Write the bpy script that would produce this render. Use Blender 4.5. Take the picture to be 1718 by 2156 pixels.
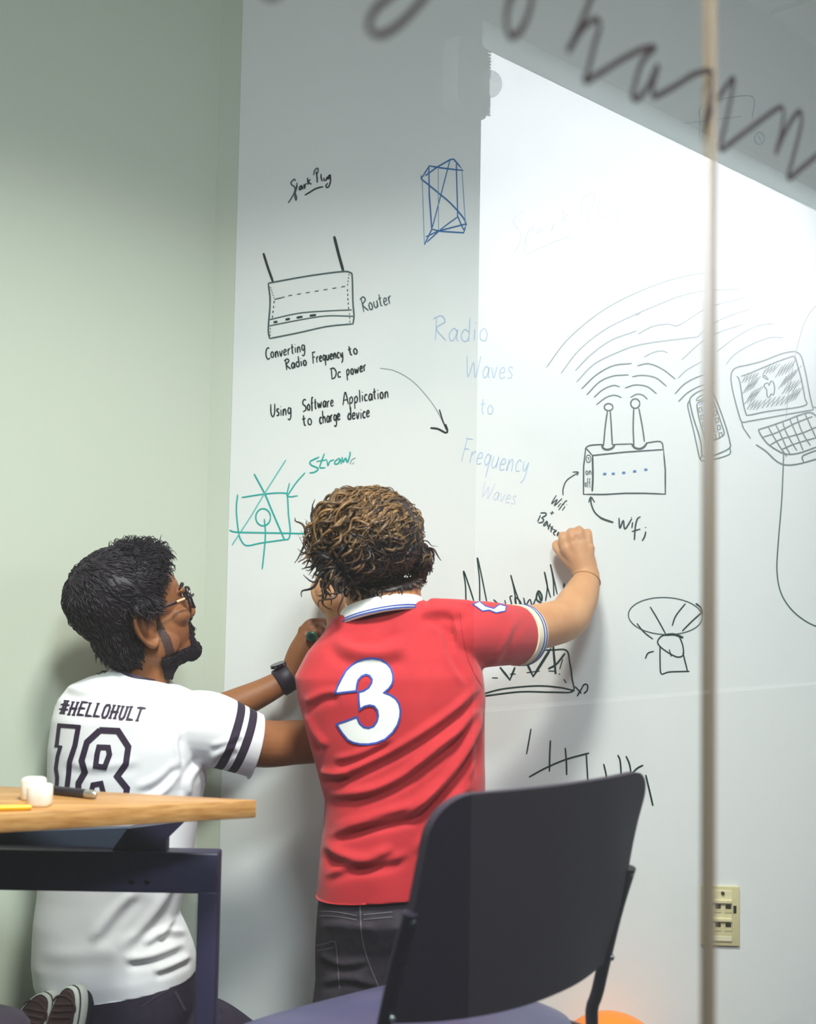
import bpy, bmesh, math, random
import numpy as np
from mathutils import Vector, Matrix
from mathutils.bvhtree import BVHTree

for o in list(bpy.data.objects):
    bpy.data.objects.remove(o)
random.seed(7)
rng = np.random.default_rng(7)
scn = bpy.context.scene
COL = scn.collection

# ------------------------------------------------------------------ camera
IW, IH, FPX = 1718.0, 2156.0, 2600.0
EYE = 1.12
PITCH = math.atan(170.0 / FPX)
ROLL = 0.018
_fw = Vector((0, math.cos(PITCH), math.sin(PITCH)))
_r0 = Vector((1, 0, 0))
_u0 = Vector((0, -math.sin(PITCH), math.cos(PITCH)))
CR = _r0 * math.cos(ROLL) + _u0 * math.sin(ROLL)
CU = _u0 * math.cos(ROLL) - _r0 * math.sin(ROLL)
CAMPOS = Vector((0, 0, EYE))
cam = bpy.data.cameras.new('camera')
camo = bpy.data.objects.new('camera', cam)
COL.objects.link(camo)
m = Matrix((CR, CU, -_fw)).transposed().to_4x4()
m.translation = CAMPOS
camo.matrix_world = m
cam.sensor_fit = 'VERTICAL'
cam.sensor_height = 36.0
cam.sensor_width = 36.0 * IW / IH
cam.lens = 36.0 * FPX / IH
cam.clip_start = 0.02
cam.dof.use_dof = True
cam.dof.focus_distance = 2.62
cam.dof.aperture_fstop = 2.9
scn.camera = camo

# ------------------------------------------------------------------ view, world, lights
scn.view_settings.view_transform = 'Standard'
scn.view_settings.look = 'None'
scn.view_settings.exposure = 0.16
scn.view_settings.gamma = 1.0
scn.view_settings.use_curve_mapping = False
scn.cycles.max_bounces = 8
scn.cycles.transparent_max_bounces = 16
scn.cycles.sample_clamp_indirect = 6.0
scn.cycles.caustics_reflective = False
scn.cycles.caustics_refractive = False
world = bpy.data.worlds.new('world')
scn.world = world
world.use_nodes = True
world.node_tree.nodes['Background'].inputs[0].default_value = (0.80, 0.95, 0.84, 1)
world.node_tree.nodes['Background'].inputs[1].default_value = 0.17

def area_light(name, loc, size, power, color, direction=(0, 0, -1), sizey=None, spread=180):
    l = bpy.data.lights.new(name, 'AREA')
    l.energy = power
    l.color = color
    l.size = size
    if sizey:
        l.shape = 'RECTANGLE'
        l.size_y = sizey
    l.spread = math.radians(spread)
    o = bpy.data.objects.new(name, l)
    o.location = loc
    o.rotation_euler = Vector(direction).to_track_quat('-Z', 'Y').to_euler()
    COL.objects.link(o)
    return o
# the two ceiling panels of the room, and the lamp strip of the bright room across the corridor
area_light('ceiling_panel_light', (0.02, 1.30, 2.70), 0.36, 47, (0.98, 1.0, 0.94), spread=132)
area_light('ceiling_panel_light', (-0.70, 1.0, 2.70), 0.5, 4, (1.0, 0.98, 0.86), spread=140)
area_light('corridor_fill_light', (0.34, -0.02, 2.68), 0.5, 54, (0.87, 0.94, 0.99), direction=(-0.1, 0.75, -1), spread=150)  # added unseen fill, cool light from the right for the low wall
area_light('far_room_lamp', (0, 0, 3), 5.0, 100, (0.93, 0.95, 1.0), sizey=0.12, spread=86)

# ------------------------------------------------------------------ measuring helpers: pixel <-> place
def ray(px, py):
    return (CR * ((px - IW / 2) / FPX) - CU * ((py - IH / 2) / FPX) + _fw)
def W(px, py, Y):                       # the point seen at a pixel on the upright plane at depth Y
    d = ray(px, py)
    return CAMPOS + d * (Y / d.y)
def onz(px, py, z):                     # ... on the level plane at height z
    d = ray(px, py)
    return CAMPOS + d * ((z - EYE) / d.z)
def onplane(px, py, p, n):
    d = ray(px, py)
    return CAMPOS + d * ((p - CAMPOS).dot(n) / d.dot(n))
_CRn, _CUn, _FWn = np.array(CR), np.array(CU), np.array(_fw)
def project(P):
    P = np.asarray(P) - np.array(CAMPOS)
    z = P @ _FWn
    return np.stack([IW / 2 + FPX * (P @ _CRn) / z, IH / 2 - FPX * (P @ _CUn) / z], 1)
WALLP = Vector((0, 2.80, 0))
WALLN = Vector((-0.06, -1, 0)).normalized()
WALLE = Vector((1, -0.06, 0)).normalized()
def wall(px, py, off=0.0):
    return onplane(px, py, WALLP + WALLN * off, WALLN)
GC = -0.8665                             # glass: x - y = GC
GD = Vector((math.sqrt(.5), math.sqrt(.5), 0))
GN = Vector((math.sqrt(.5), -math.sqrt(.5), 0))
GP = Vector((0, -GC, 0))
def glass(px, py, off=0.0):
    return onplane(px, py, GP + GN * off, GN)
def sq(s, q, z):                         # corridor coordinates: along the glass, out from the glass, up
    return GD * s + GN * (q + GC / math.sqrt(2)) + Vector((0, 0, z))
def wall_virtual(px, py, Q):             # what the glass shows at a pixel, on a surface Q in front of it
    p = onplane(px, py, GP - GN * Q, GN)
    return p.dot(GD), p.z

# ------------------------------------------------------------------ materials
def lin(c):
    return tuple((v / 255 / 12.92) if v / 255 <= 0.04045 else ((v / 255 + 0.055) / 1.055) ** 2.4 for v in c)
MATS = {}
def mat(name, color, rough=0.5, metal=0.0, spec=0.5, noise=None, bump=None, coat=0.0, sheen=0.0, sss=0.0, emit=None, estr=0.0):
    if name in MATS:
        return MATS[name]
    m = bpy.data.materials.new(name)
    m.use_nodes = True
    nt = m.node_tree
    b = nt.nodes['Principled BSDF']
    c = (*color, 1)
    b.inputs['Base Color'].default_value = c
    b.inputs['Roughness'].default_value = rough
    b.inputs['Metallic'].default_value = metal
    b.inputs['Specular IOR Level'].default_value = spec
    b.inputs['Coat Weight'].default_value = coat
    b.inputs['Sheen Weight'].default_value = sheen
    if sss:
        b.inputs['Subsurface Weight'].default_value = sss
        b.inputs['Subsurface Radius'].default_value = (0.012, 0.005, 0.003)
        b.inputs['Subsurface Scale'].default_value = 0.6
    if emit:
        b.inputs['Emission Color'].default_value = (*emit, 1)
        b.inputs['Emission Strength'].default_value = estr
    if noise or bump:
        tc = nt.nodes.new('ShaderNodeTexCoord')
    if noise:                            # (scale, color2, low, high)
        n = nt.nodes.new('ShaderNodeTexNoise')
        n.inputs['Scale'].default_value = noise[0]
        n.inputs['Detail'].default_value = 5
        nt.links.new(tc.outputs['Object'], n.inputs['Vector'])
        r = nt.nodes.new('ShaderNodeValToRGB')
        r.color_ramp.elements[0].position = noise[2]
        r.color_ramp.elements[1].position = noise[3]
        r.color_ramp.elements[0].color = c
        r.color_ramp.elements[1].color = (*noise[1], 1)
        nt.links.new(n.outputs['Fac'], r.inputs[0])
        nt.links.new(r.outputs[0], b.inputs['Base Color'])
    if bump:                             # (scale, strength, distance)
        n2 = nt.nodes.new('ShaderNodeTexNoise')
        n2.inputs['Scale'].default_value = bump[0]
        n2.inputs['Detail'].default_value = 4
        nt.links.new(tc.outputs['Object'], n2.inputs['Vector'])
        bp = nt.nodes.new('ShaderNodeBump')
        bp.inputs['Strength'].default_value = bump[1]
        bp.inputs['Distance'].default_value = bump[2]
        nt.links.new(n2.outputs['Fac'], bp.inputs['Height'])
        nt.links.new(bp.outputs[0], b.inputs['Normal'])
    MATS[name] = m
    return m

# ------------------------------------------------------------------ mesh collector
def catmull(pts, step):
    """smooth polyline through pts, resampled; pts are tuples of any dimension"""
    P = [np.array(p, float) for p in pts]
    if len(P) < 3:
        n = max(2, int(np.linalg.norm(P[-1] - P[0]) / step) + 1)
        return [P[0] + (P[-1] - P[0]) * t for t in np.linspace(0, 1, n)]
    Q = [2 * P[0] - P[1]] + P + [2 * P[-1] - P[-2]]
    out = []
    for i in range(1, len(Q) - 2):
        p0, p1, p2, p3 = Q[i - 1], Q[i], Q[i + 1], Q[i + 2]
        n = max(2, int(np.linalg.norm((p2 - p1)[:3]) / step) + 1)
        for k in range(n):
            t = k / n
            out.append(0.5 * (2 * p1 + (p2 - p0) * t + (2 * p0 - 5 * p1 + 4 * p2 - p3) * t * t + (3 * p1 - p0 - 3 * p2 + p3) * t ** 3))
    out.append(P[-1])
    return out

class M:
    def __init__(s):
        s.v, s.f, s.mi = [], [], []
    def quadgrid(s, rows, closed=True, caps=True, mi=0):
        b = len(s.v)
        n = len(rows[0])
        for r in rows:
            s.v.extend([tuple(p) for p in r])
        for i in range(len(rows) - 1):
            for j in range(n if closed else n - 1):
                j2 = (j + 1) % n
                s.f.append((b + i * n + j, b + i * n + j2, b + (i + 1) * n + j2, b + (i + 1) * n + j))
                s.mi.append(mi)
        if caps and closed:
            s.f.append(tuple(b + j for j in range(n))[::-1]); s.mi.append(mi)
            s.f.append(tuple(b + (len(rows) - 1) * n + j for j in range(n))); s.mi.append(mi)
        return s
    def tube(s, pts, rad, n=10, step=None, caps=True, flat=1.0, up=None):
        if step:
            rr = list(rad) if hasattr(rad, '__len__') else [rad] * len(pts)
            q = catmull([(*p, r) for p, r in zip(pts, rr)], step)
            pts = [Vector(a[:3]) for a in q]
            rad = [max(1e-5, a[3]) for a in q]
        else:
            pts = [Vector(p) for p in pts]
            rad = list(rad) if hasattr(rad, '__len__') else [rad] * len(pts)
        rows = []
        prev = Vector(up) if up else None
        for i, p in enumerate(pts):
            t = (pts[min(i + 1, len(pts) - 1)] - pts[max(i - 1, 0)])
            t = t.normalized() if t.length > 1e-9 else Vector((0, 0, 1))
            if prev is None:
                prev = Vector((0, 0, 1)) if abs(t.z) < 0.9 else Vector((1, 0, 0))
            a = prev - t * prev.dot(t)
            a = a.normalized() if a.length > 1e-6 else t.orthogonal().normalized()
            bb = t.cross(a)
            prev = a
            rows.append([p + (a * math.cos(k * 2 * math.pi / n) + bb * (math.sin(k * 2 * math.pi / n) * flat)) * rad[i] for k in range(n)])
        return s.quadgrid(rows, True, caps)
    def ball(s, c, r, rot=None, nu=16, nv=12):
        c = Vector(c)
        r = r if hasattr(r, '__len__') else (r, r, r)
        rows = []
        for i in range(nv + 1):
            th = math.pi * (i + (0.02 if i == 0 else (-0.02 if i == nv else 0))) / nv
            row = []
            for j in range(nu):
                ph = 2 * math.pi * j / nu
                p = Vector((r[0] * math.sin(th) * math.cos(ph), r[1] * math.sin(th) * math.sin(ph), -r[2] * math.cos(th)))
                if rot is not None:
                    p = rot @ p
                row.append(c + p)
            rows.append(row)
        return s.quadgrid(rows)
    def box(s, c, size, rot=None, bevel=0.0):
        bm = bmesh.new()
        bmesh.ops.create_cube(bm, size=1)
        for v in bm.verts:
            v.co = Vector((v.co.x * size[0], v.co.y * size[1], v.co.z * size[2]))
        if bevel:
            bmesh.ops.bevel(bm, geom=bm.edges[:], offset=bevel, segments=3, profile=0.5, affect='EDGES')
        b = len(s.v)
        bm.verts.index_update()
        for v in bm.verts:
            p = (rot @ v.co) if rot is not None else v.co
            s.v.append(tuple(Vector(c) + p))
        for f in bm.faces:
            s.f.append(tuple(b + v.index for v in f.verts)); s.mi.append(0)
        bm.free()
        return s
    def prism(s, poly, z0, z1):
        b = len(s.v); n = len(poly)
        for z in (z0, z1):
            s.v.extend([(p[0], p[1], z) for p in poly])
        for j in range(n):
            s.f.append((b + j, b + (j + 1) % n, b + n + (j + 1) % n, b + n + j)); s.mi.append(0)
        s.f.append(tuple(b + j for j in range(n))[::-1]); s.mi.append(0)
        s.f.append(tuple(b + n + j for j in range(n))); s.mi.append(0)
        return s
    def slab(s, pts, nrm, t):           # polygon in space given a thickness along nrm
        b = len(s.v); n = len(pts); nrm = Vector(nrm)
        s.v.extend([tuple(Vector(p)) for p in pts])
        s.v.extend([tuple(Vector(p) + nrm * t) for p in pts])
        for j in range(n):
            s.f.append((b + j, b + (j + 1) % n, b + n + (j + 1) % n, b + n + j)); s.mi.append(0)
        s.f.append(tuple(b + j for j in range(n))[::-1]); s.mi.append(0)
        s.f.append(tuple(b + n + j for j in range(n))); s.mi.append(0)
        return s
    def join(s, o):
        b = len(s.v)
        s.v.extend(o.v)
        s.f.extend([tuple(b + i for i in f) for f in o.f]); s.mi.extend(o.mi)
        return s

ORIGIN = {}
def link(name, me, parent=None, mats=None, origin=None, smooth=True, recalc=True, local=False):
    """me: M or Mesh in world coordinates (local=True: already in the parent's coordinates)"""
    if isinstance(me, M):
        data = bpy.data.meshes.new(name)
        data.from_pydata([tuple(v) for v in me.v], [], me.f)
        if any(me.mi):
            data.polygons.foreach_set('material_index', me.mi)
        me = data
    me.name = name
    if recalc:
        bm = bmesh.new(); bm.from_mesh(me)
        bmesh.ops.recalc_face_normals(bm, faces=bm.faces[:])
        bm.to_mesh(me); bm.free()
    if smooth:
        me.shade_smooth()
        if smooth != 'all':
            try:
                me.set_sharp_from_angle(angle=math.radians(40))
            except Exception:
                pass
    o = bpy.data.objects.new(name, me)
    for mm in (mats if isinstance(mats, (list, tuple)) else [mats]):
        if mm:
            me.materials.append(mm)
    COL.objects.link(o)
    if parent is not None:
        o.parent = parent
        org = ORIGIN.get(parent.name, Vector())
        ORIGIN[o.name] = org
        if not local:
            me.transform(Matrix.Translation(-org))
    else:
        if origin is None:
            xs = np.array([v.co for v in me.vertices])
            lo, hi = xs.min(0), xs.max(0)
            origin = Vector(((lo[0] + hi[0]) / 2, (lo[1] + hi[1]) / 2, lo[2]))
        origin = Vector(origin)
        me.transform(Matrix.Translation(-origin))
        o.location = origin
        ORIGIN[o.name] = origin
    return o
def tag(o, label, cat, group=None, kind=None):
    o['label'] = label
    o['category'] = cat
    if group: o['group'] = group
    if kind: o['kind'] = kind
    return o
def empty(name, loc, label, cat, group=None):
    o = bpy.data.objects.new(name, None)
    o.empty_display_size = 0.1
    COL.objects.link(o)
    o.location = loc
    ORIGIN[o.name] = Vector(loc)
    return tag(o, label, cat, group)
def struct(o, label=None):
    o['kind'] = 'structure'
    if label:
        o['label'] = label
    return o
def evaluated(me, mods):
    o = bpy.data.objects.new('tmp', me)
    COL.objects.link(o)
    for typ, kw in mods:
        md = o.modifiers.new(typ, typ)
        for k, v in kw.items():
            setattr(md, k, v)
    dg = bpy.context.evaluated_depsgraph_get()
    dg.update()
    out = bpy.data.meshes.new_from_object(o.evaluated_get(dg))
    bpy.data.objects.remove(o)
    return out
def remesh(mm, voxel, smooth=4, factor=0.5):
    data = bpy.data.meshes.new('tmp')
    data.from_pydata([tuple(v) for v in mm.v], [], mm.f)
    bm = bmesh.new(); bm.from_mesh(data)
    bmesh.ops.recalc_face_normals(bm, faces=bm.faces[:])
    bm.to_mesh(data); bm.free()
    mods = [('REMESH', dict(mode='VOXEL', voxel_size=voxel, use_smooth_shade=True))]
    if smooth:
        mods.append(('SMOOTH', dict(factor=factor, iterations=smooth)))
    return evaluated(data, mods)
def coords(me):
    a = np.empty(len(me.vertices) * 3)
    me.vertices.foreach_get('co', a)
    return a.reshape(-1, 3)
def normals(me):
    a = np.empty(len(me.vertices) * 3, dtype=np.float32)
    me.vertex_normals.foreach_get('vector', a)
    return a.reshape(-1, 3).astype(float)
def setco(me, a):
    me.vertices.foreach_set('co', np.ascontiguousarray(a).ravel())
    me.update()

# ------------------------------------------------------------------ the room
paint = mat('wall_paint', lin((202, 210, 194)), 0.6, bump=(60, 0.05, 0.002))
dryerase = mat('dry_erase_surface', lin((232, 235, 234)), 0.34, spec=0.35, noise=(2.2, lin((222, 228, 228)), 0.5, 0.72))
carpet = mat('carpet', lin((84, 82, 88)), 0.95, noise=(120, lin((60, 58, 66)), 0.35, 0.65), bump=(400, 0.6, 0.004))
tile = mat('ceiling_tile', lin((222, 224, 218)), 0.9, bump=(90, 0.2, 0.003))
darkgap = mat('ceiling_grid', lin((150, 156, 150)), 0.5)
CZ = 2.75
cornerpx = 470
cn = wall(430, 1250); cn.z = 0
CORNER = Vector((cn.x, cn.y, 0))
LDIR = Vector((-0.80, -0.60, 0)).normalized()
RIGHTEND = Vector((2.0, 2.80 - 0.06 * 2.0, 0))
def wallslab(name, a, b, z0, z1, t, side, m):
    a = Vector((a.x, a.y, 0)); b = Vector((b.x, b.y, 0))
    n = Vector((-(b - a).y, (b - a).x, 0)).normalized() * side
    mm = M().prism([a, b, b + n * t, a + n * t], z0, z1)
    return struct(link(name, mm, mats=m, smooth=False))
LEFTEND = CORNER + LDIR * 1.7
wallslab('wall_back', CORNER, RIGHTEND, 0, CZ, 0.12, 1, paint)
wallslab('wall_left', CORNER, LEFTEND, 0, CZ, 0.12, -1, paint)
# dry-erase panel: a thin skin over the back wall from just right of the corner
p0 = wall(500, 60); p1 = wall(468, 2000)
edge0 = Vector(((p0.x + p1.x) / 2, 0, 0)); edge0.y = 2.80 - 0.06 * edge0.x
PT = 0.003
mm = M().prism([edge0 + WALLN * .0006, RIGHTEND + WALLN * .0006, RIGHTEND + WALLN * PT, edge0 + WALLN * PT], 0.0, CZ)
wb = link('whiteboard', mm, mats=dryerase, smooth=False)
tag(wb, 'wall-wide glossy white dry-erase board covered in marker drawings', 'whiteboard')
fl = M().prism([(-4, -5), (5, -5), (5, 4), (-4, 4)], -0.05, 0.0)
struct(link('floor', fl, mats=carpet, smooth=False))
# ceiling with its grid of tiles
cl = M().prism([sq(-4, -6, 0), sq(6, -6, 0), sq(6, 1.135, 0), sq(-4, 1.135, 0)], CZ, CZ + 0.05)
struct(link('ceiling', cl, mats=tile, smooth=False))
g = M()
for k in range(-6, 9):
    g.box(sq(0.61 * k, -2.0, CZ - 0.002), (0.024, 6.1, 0.006), Matrix.Rotation(math.radians(45), 3, 'Z'))
    if 0.61 * k - 1.0 < 1.0: g.box(sq(0.8, 0.61 * k - 1.0, CZ - 0.002), (8, 0.024, 0.006), Matrix.Rotation(math.radians(45), 3, 'Z'))
struct(link('trim_1', g, mats=darkgap, smooth=False))

# glass partition: two panes and the clear joint between them
def glassmat():
    m = bpy.data.materials.new('partition_glass')
    m.use_nodes = True
    nt = m.node_tree
    nt.nodes.clear()
    out = nt.nodes.new('ShaderNodeOutputMaterial')
    mix = nt.nodes.new('ShaderNodeMixShader')
    tr = nt.nodes.new('ShaderNodeBsdfTransparent')
    tr.inputs[0].default_value = (0.975, 0.985, 0.98, 1)
    gl = nt.nodes.new('ShaderNodeBsdfGlossy')
    gl.inputs['Roughness'].default_value = 0.0
    gl.inputs[0].default_value = (1, 1, 1, 1)
    fr = nt.nodes.new('ShaderNodeFresnel'); fr.inputs[0].default_value = 1.55
    geo = nt.nodes.new('ShaderNodeNewGeometry')
    inv = nt.nodes.new('ShaderNodeMath'); inv.operation = 'SUBTRACT'; inv.inputs[0].default_value = 1.0
    mul = nt.nodes.new('ShaderNodeMath'); mul.operation = 'MULTIPLY'
    mul2 = nt.nodes.new('ShaderNodeMath'); mul2.operation = 'MULTIPLY'; mul2.inputs[1].default_value = 1.85
    mul2.use_clamp = True
    nt.links.new(geo.outputs['Backfacing'], inv.inputs[1])
    nt.links.new(fr.outputs[0], mul2.inputs[0])
    nt.links.new(mul2.outputs[0], mul.inputs[0])
    nt.links.new(inv.outputs[0], mul.inputs[1])
    nt.links.new(mul.outputs[0], mix.inputs[0])
    nt.links.new(tr.outputs[0], mix.inputs[1])
    nt.links.new(gl.outputs[0], mix.inputs[2])
    nt.links.new(mix.outputs[0], out.inputs[0])
    return m
GM = glassmat()
js = glass(1502, 1250).dot(GD)
def pane(name, s0, s1):
    mm = M()
    P = [sq(s0, 0, 0.02), sq(s1, 0, 0.02), sq(s1, -0.010, 0.02), sq(s0, -0.010, 0.02)]
    mm.prism(P, 0.02, CZ - 0.02)
    return struct(link(name, mm, mats=GM, smooth=False), 'glass partition pane with handwriting in brown marker')
wn1 = pane('window_1', -1.2, js - 0.0035)
wn2 = pane('window_2', js + 0.0035, js + 1.55)
wn1['label'] = 'large glass partition pane with brown marker handwriting'
wn2['label'] = 'glass partition pane right of the vertical joint'
silic = mat('silicone_joint', lin((158, 142, 122)), 0.25)
mm = M().prism([sq(js - 0.0035, 0.001, 0), sq(js + 0.0035, 0.001, 0), sq(js + 0.0035, -0.011, 0), sq(js - 0.0035, -0.011, 0)], 0.02, CZ - 0.02)
struct(link('trim_2', mm, mats=silic, smooth=False), 'vertical joint between the glass panes')

# corridor side: wall with an opening into a bright daylit room, seen only as a reflection in the glass
QW = 1.06
s0, zt0 = wall_virtual(1019, 4, QW)
s0b, _ = wall_virtual(1004, 700, QW)
s1, zt1 = wall_virtual(1718, 408, QW)
SJ = (s0 + s0b) / 2
ZT = (zt0 + zt1) / 2
print('opening', SJ, s1, zt0, zt1)
corr = mat('corridor_paint', lin((112, 114, 112)), 0.8)
white = mat('white_trim', lin((235, 236, 236)), 0.5)
mm = M()
TH = 0.075
def cwall(mm, sa, sb, za, zb, q0=QW, t=TH):
    mm.prism([sq(sa, q0, 0), sq(sb, q0, 0), sq(sb, q0 + t, 0), sq(sa, q0 + t, 0)], za, zb)
cwall(mm, SJ - 4.0, SJ, 0, CZ)
cwall(mm, SJ, SJ + 3.6, ZT, 3.46)
struct(link('wall_corridor', mm, mats=corr, smooth=False))
mm = M()
cwall(mm, SJ, SJ + 3.6, 0, 0.88)  # added unseen low wall, cuts off the far room's haze in the reflection
struct(link('wall_veil_block', mm, mats=mat('veil_block_paint', lin((150, 152, 150)), 0.8), smooth=False))
# the white room behind that opening, washed by a lamp strip under its own higher ceiling
FQ, FZ = QW + 1.50, 3.42
mm = M()
cwall(mm, SJ - 0.6, SJ + 5.2, 0, FZ, FQ, 0.05)
struct(link('wall_far', mm, mats=white, smooth=False))
mm = M()
mm.prism([sq(SJ - 0.6, QW + TH, 0), sq(SJ + 5.2, QW + TH, 0), sq(SJ + 5.2, FQ, 0), sq(SJ - 0.6, FQ, 0)], FZ, FZ + 0.04)
struct(link('ceiling_far', mm, mats=white, smooth=False))
# added translucent strips at head and jamb, glowing as the half-bright edge band
bandmat = bpy.data.materials.new('translucent_band')
bandmat.use_nodes = True
_t = bandmat.node_tree.nodes.new('ShaderNodeBsdfTranslucent')
_t.inputs[0].default_value = (0.72, 0.78, 0.76, 1)
bandmat.node_tree.links.new(_t.outputs[0], bandmat.node_tree.nodes['Material Output'].inputs[0])
mm = M()
cwall(mm, SJ + 0.009, SJ + 3.6, ZT - 0.060, ZT, QW + 0.02, 0.002)
struct(link('added_band_head', mm, mats=bandmat, smooth=False), 'translucent strip added for the half-bright band over the bright opening')
mm = M()
cwall(mm, SJ, SJ + 0.009, 0, ZT, QW + 0.02, 0.002)
struct(link('added_band_jamb', mm, mats=bandmat, smooth=False), 'translucent strip added for the pale edge beside the bright opening')
far = bpy.data.objects['far_room_lamp']
far.location = sq(SJ + 2.1, QW + 0.20, FZ - 0.06)
_fd = (GN * math.sin(math.radians(67)) + Vector((0, 0, -math.cos(math.radians(67))))).normalized()
far.rotation_euler = Matrix((GD, (-_fd).cross(GD), -_fd)).transposed().to_euler()

# ------------------------------------------------------------------ fire alarm strobe on the corridor wall end
sa, za = wall_virtual(985, 180, QW)
acol = mat('alarm_plastic', lin((132, 136, 128)), 0.5)
aroot = empty('fire_alarm', sq(SJ - 0.06, QW, za - 0.075), 'grey wall strobe alarm with clear dome at edge of bright window', 'alarm')
body = M()
rows = []
for (q, sc) in ((0.0, 1.0), (-0.030, 1.0), (-0.038, 0.92)):
    row = []
    for k in range(32):
        a = 2 * math.pi * k / 32
        ca, sn = math.cos(a), math.sin(a)
        u = math.copysign(abs(ca) ** 0.35, ca) * 0.052 * sc
        w = math.copysign(abs(sn) ** 0.35, sn) * 0.078 * sc
        row.append(sq(SJ - 0.066 + u, QW + q, za + w))
    rows.append(row)
body.quadgrid(rows)
link('alarm_body', body, aroot, acol)
gr, gr2 = M(), M()
for k in range(9):
    gr.box(sq(SJ - 0.028, QW - 0.039, za + 0.066 - 0.0065 * k), (0.022, 0.003, 0.003), Matrix.Rotation(math.radians(45), 3, 'Z'))
    gr2.box(sq(SJ - 0.028, QW - 0.039, za - 0.066 + 0.0065 * k * 0.8), (0.022, 0.003, 0.003), Matrix.Rotation(math.radians(45), 3, 'Z'))
link('grille', gr, aroot, acol)
link('grille', gr2, aroot, acol)
clear = mat('clear_lens', (0.9, 0.92, 0.95), 0.05, spec=0.8)
clear.node_tree.nodes['Principled BSDF'].inputs['Alpha'].default_value = 0.35
dm = M().ball(sq(SJ - 0.018, QW - 0.036, za), (0.028, 0.028, 0.028))
link('lens', dm, aroot, clear)

# ------------------------------------------------------------------ data outlet plate on the wall
oroot = empty('wall_outlet', wall(1517, 1988), 'beige network jack plate low on the whiteboard beside the glass joint', 'outlet')
beige = mat('beige_plastic', lin((214, 203, 158)), 0.45)
beige2 = mat('beige_insert', lin((224, 214, 172)), 0.45)
darkp = mat('dark_slot', lin((44, 40, 34)), 0.6)
oc = wall(1516, 1927, PT)
ROTW = Matrix((WALLE, -WALLN, Vector((0, 0, 1)))).transposed()
S = 2.76 / FPX
def ob(x, y, w, h, d, mname, t=0.004, bev=0.0):
    c = oc + WALLE * ((x - 1516) * S) + Vector((0, 0, -(y - 1927) * S)) + WALLN * d
    return M().box(c, (w * S, t, h * S), ROTW, bev)
link('plate', ob(1516, 1927, 78, 121, 0.003, beige, 0.006, 0.002), oroot, beige)
link('jack_insert', ob(1517, 1927, 44, 104, 0.0065, beige2, 0.003, 0.001), oroot, beige2)
for yy in (1911, 1948):
    link('shutter_bar', ob(1518, yy - 14, 40, 7, 0.010, beige2, 0.006, 0.001), oroot, beige2)
    for xx in (1510, 1531):
        f = link('jack', ob(xx, yy, 14, 17, 0.0082, beige, 0.002), oroot, beige)
        link('socket_hole', ob(xx, yy - 4, 11, 8, 0.0095, darkp, 0.001), f, darkp)
link('label_window', ob(1520, 1972, 36, 9, 0.0085, beige, 0.001), oroot, mat('paper_tab', lin((232, 226, 196)), 0.5))
sc = M().ball(oc + WALLE * (4 * S) + Vector((0, 0, 47 * S)) + WALLN * 0.009, (0.004, 0.004, 0.004))
link('screw', sc, oroot, mat('screw_metal', lin((90, 84, 74)), 0.3, 0.9))
link('slot', ob(1545, 1913, 6, 15, 0.0065, darkp, 0.001), oroot, darkp)

# ------------------------------------------------------------------ orange ball on the floor
by = 2.645
bc = W(1285, 2221, by)
br = 0.125
bc.z = br
# a rubber ball resting against the wall
rows = M().ball(bc, br, nu=40, nv=28)
orange = mat('orange_rubber', lin((255, 138, 20)), 0.35, spec=0.4)
ob_ = link('ball', rows, mats=orange, smooth='all')
tag(ob_, 'bright orange ball on the floor behind the chair leg', 'ball')
# ------------------------------------------------------------------ handwriting and drawings on the wall
def ink(name, rgb, rough=0.55):
    return mat(name, lin(rgb), rough, spec=0.3)
K = ink('black_ink', (24, 40, 40))
KD = ink('black_ink_worn', (70, 92, 92))
KF = ink('black_ink_faded', (150, 164, 168))
GREEN = ink('green_black_ink', (14, 48, 44))
GM_ = ink('green_black_ink_thin', (56, 92, 84))
PUR = ink('purple_black_ink', (40, 26, 52))
BLU = ink('blue_ink', (46, 112, 176))
BLUT = ink('blue_ink_thin', (120, 166, 205))
BLF = ink('blue_ink_faded', (178, 200, 228))
BLFF = ink('blue_ink_wiped', (206, 216, 230))
TEAL = ink('teal_ink', (36, 168, 160))
TEALT = ink('teal_ink_thin', (96, 190, 184))
GHOST = ink('ghost_ink', (214, 219, 224))

def ribbon(mm, pts, w, plane, nrm, smooth=True, mi=0, taper=0.75, closed=False, layer=0.0):
    if closed:
        pts = list(pts) + [pts[0]]
    if smooth and len(pts) > 2:
        q = catmull([(float(a[0]), float(a[1])) for a in pts], 4.0)
    else:
        q = []
        for a, b2 in zip(pts[:-1], pts[1:]):
            q += [np.array(a, float), (np.array(a, float) + np.array(b2, float)) / 2]
        q.append(np.array(pts[-1], float))
    P = [plane(a[0], a[1]) + nrm * layer for a in q]
    ctr = P[len(P) // 2]
    sc = (ctr - CAMPOS).length / FPX
    b = len(mm.v)
    n = len(P)
    for i, p in enumerate(P):
        t = P[min(i + 1, n - 1)] - P[max(i - 1, 0)]
        if t.length < 1e-9:
            t = Vector((1, 0, 0))
        t.normalize()
        s = t.cross(nrm).normalized()
        e = min(i, n - 1 - i)
        ww = w * sc * 0.5 * (taper if e == 0 else (1 - (1 - taper) * 0.4 if e == 1 else 1.0))
        mm.v.append(tuple(p + s * ww)); mm.v.append(tuple(p - s * ww))
    for i in range(n - 1):
        mm.f.append((b + 2 * i, b + 2 * i + 1, b + 2 * i + 3, b + 2 * i + 2)); mm.mi.append(mi)

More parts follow.
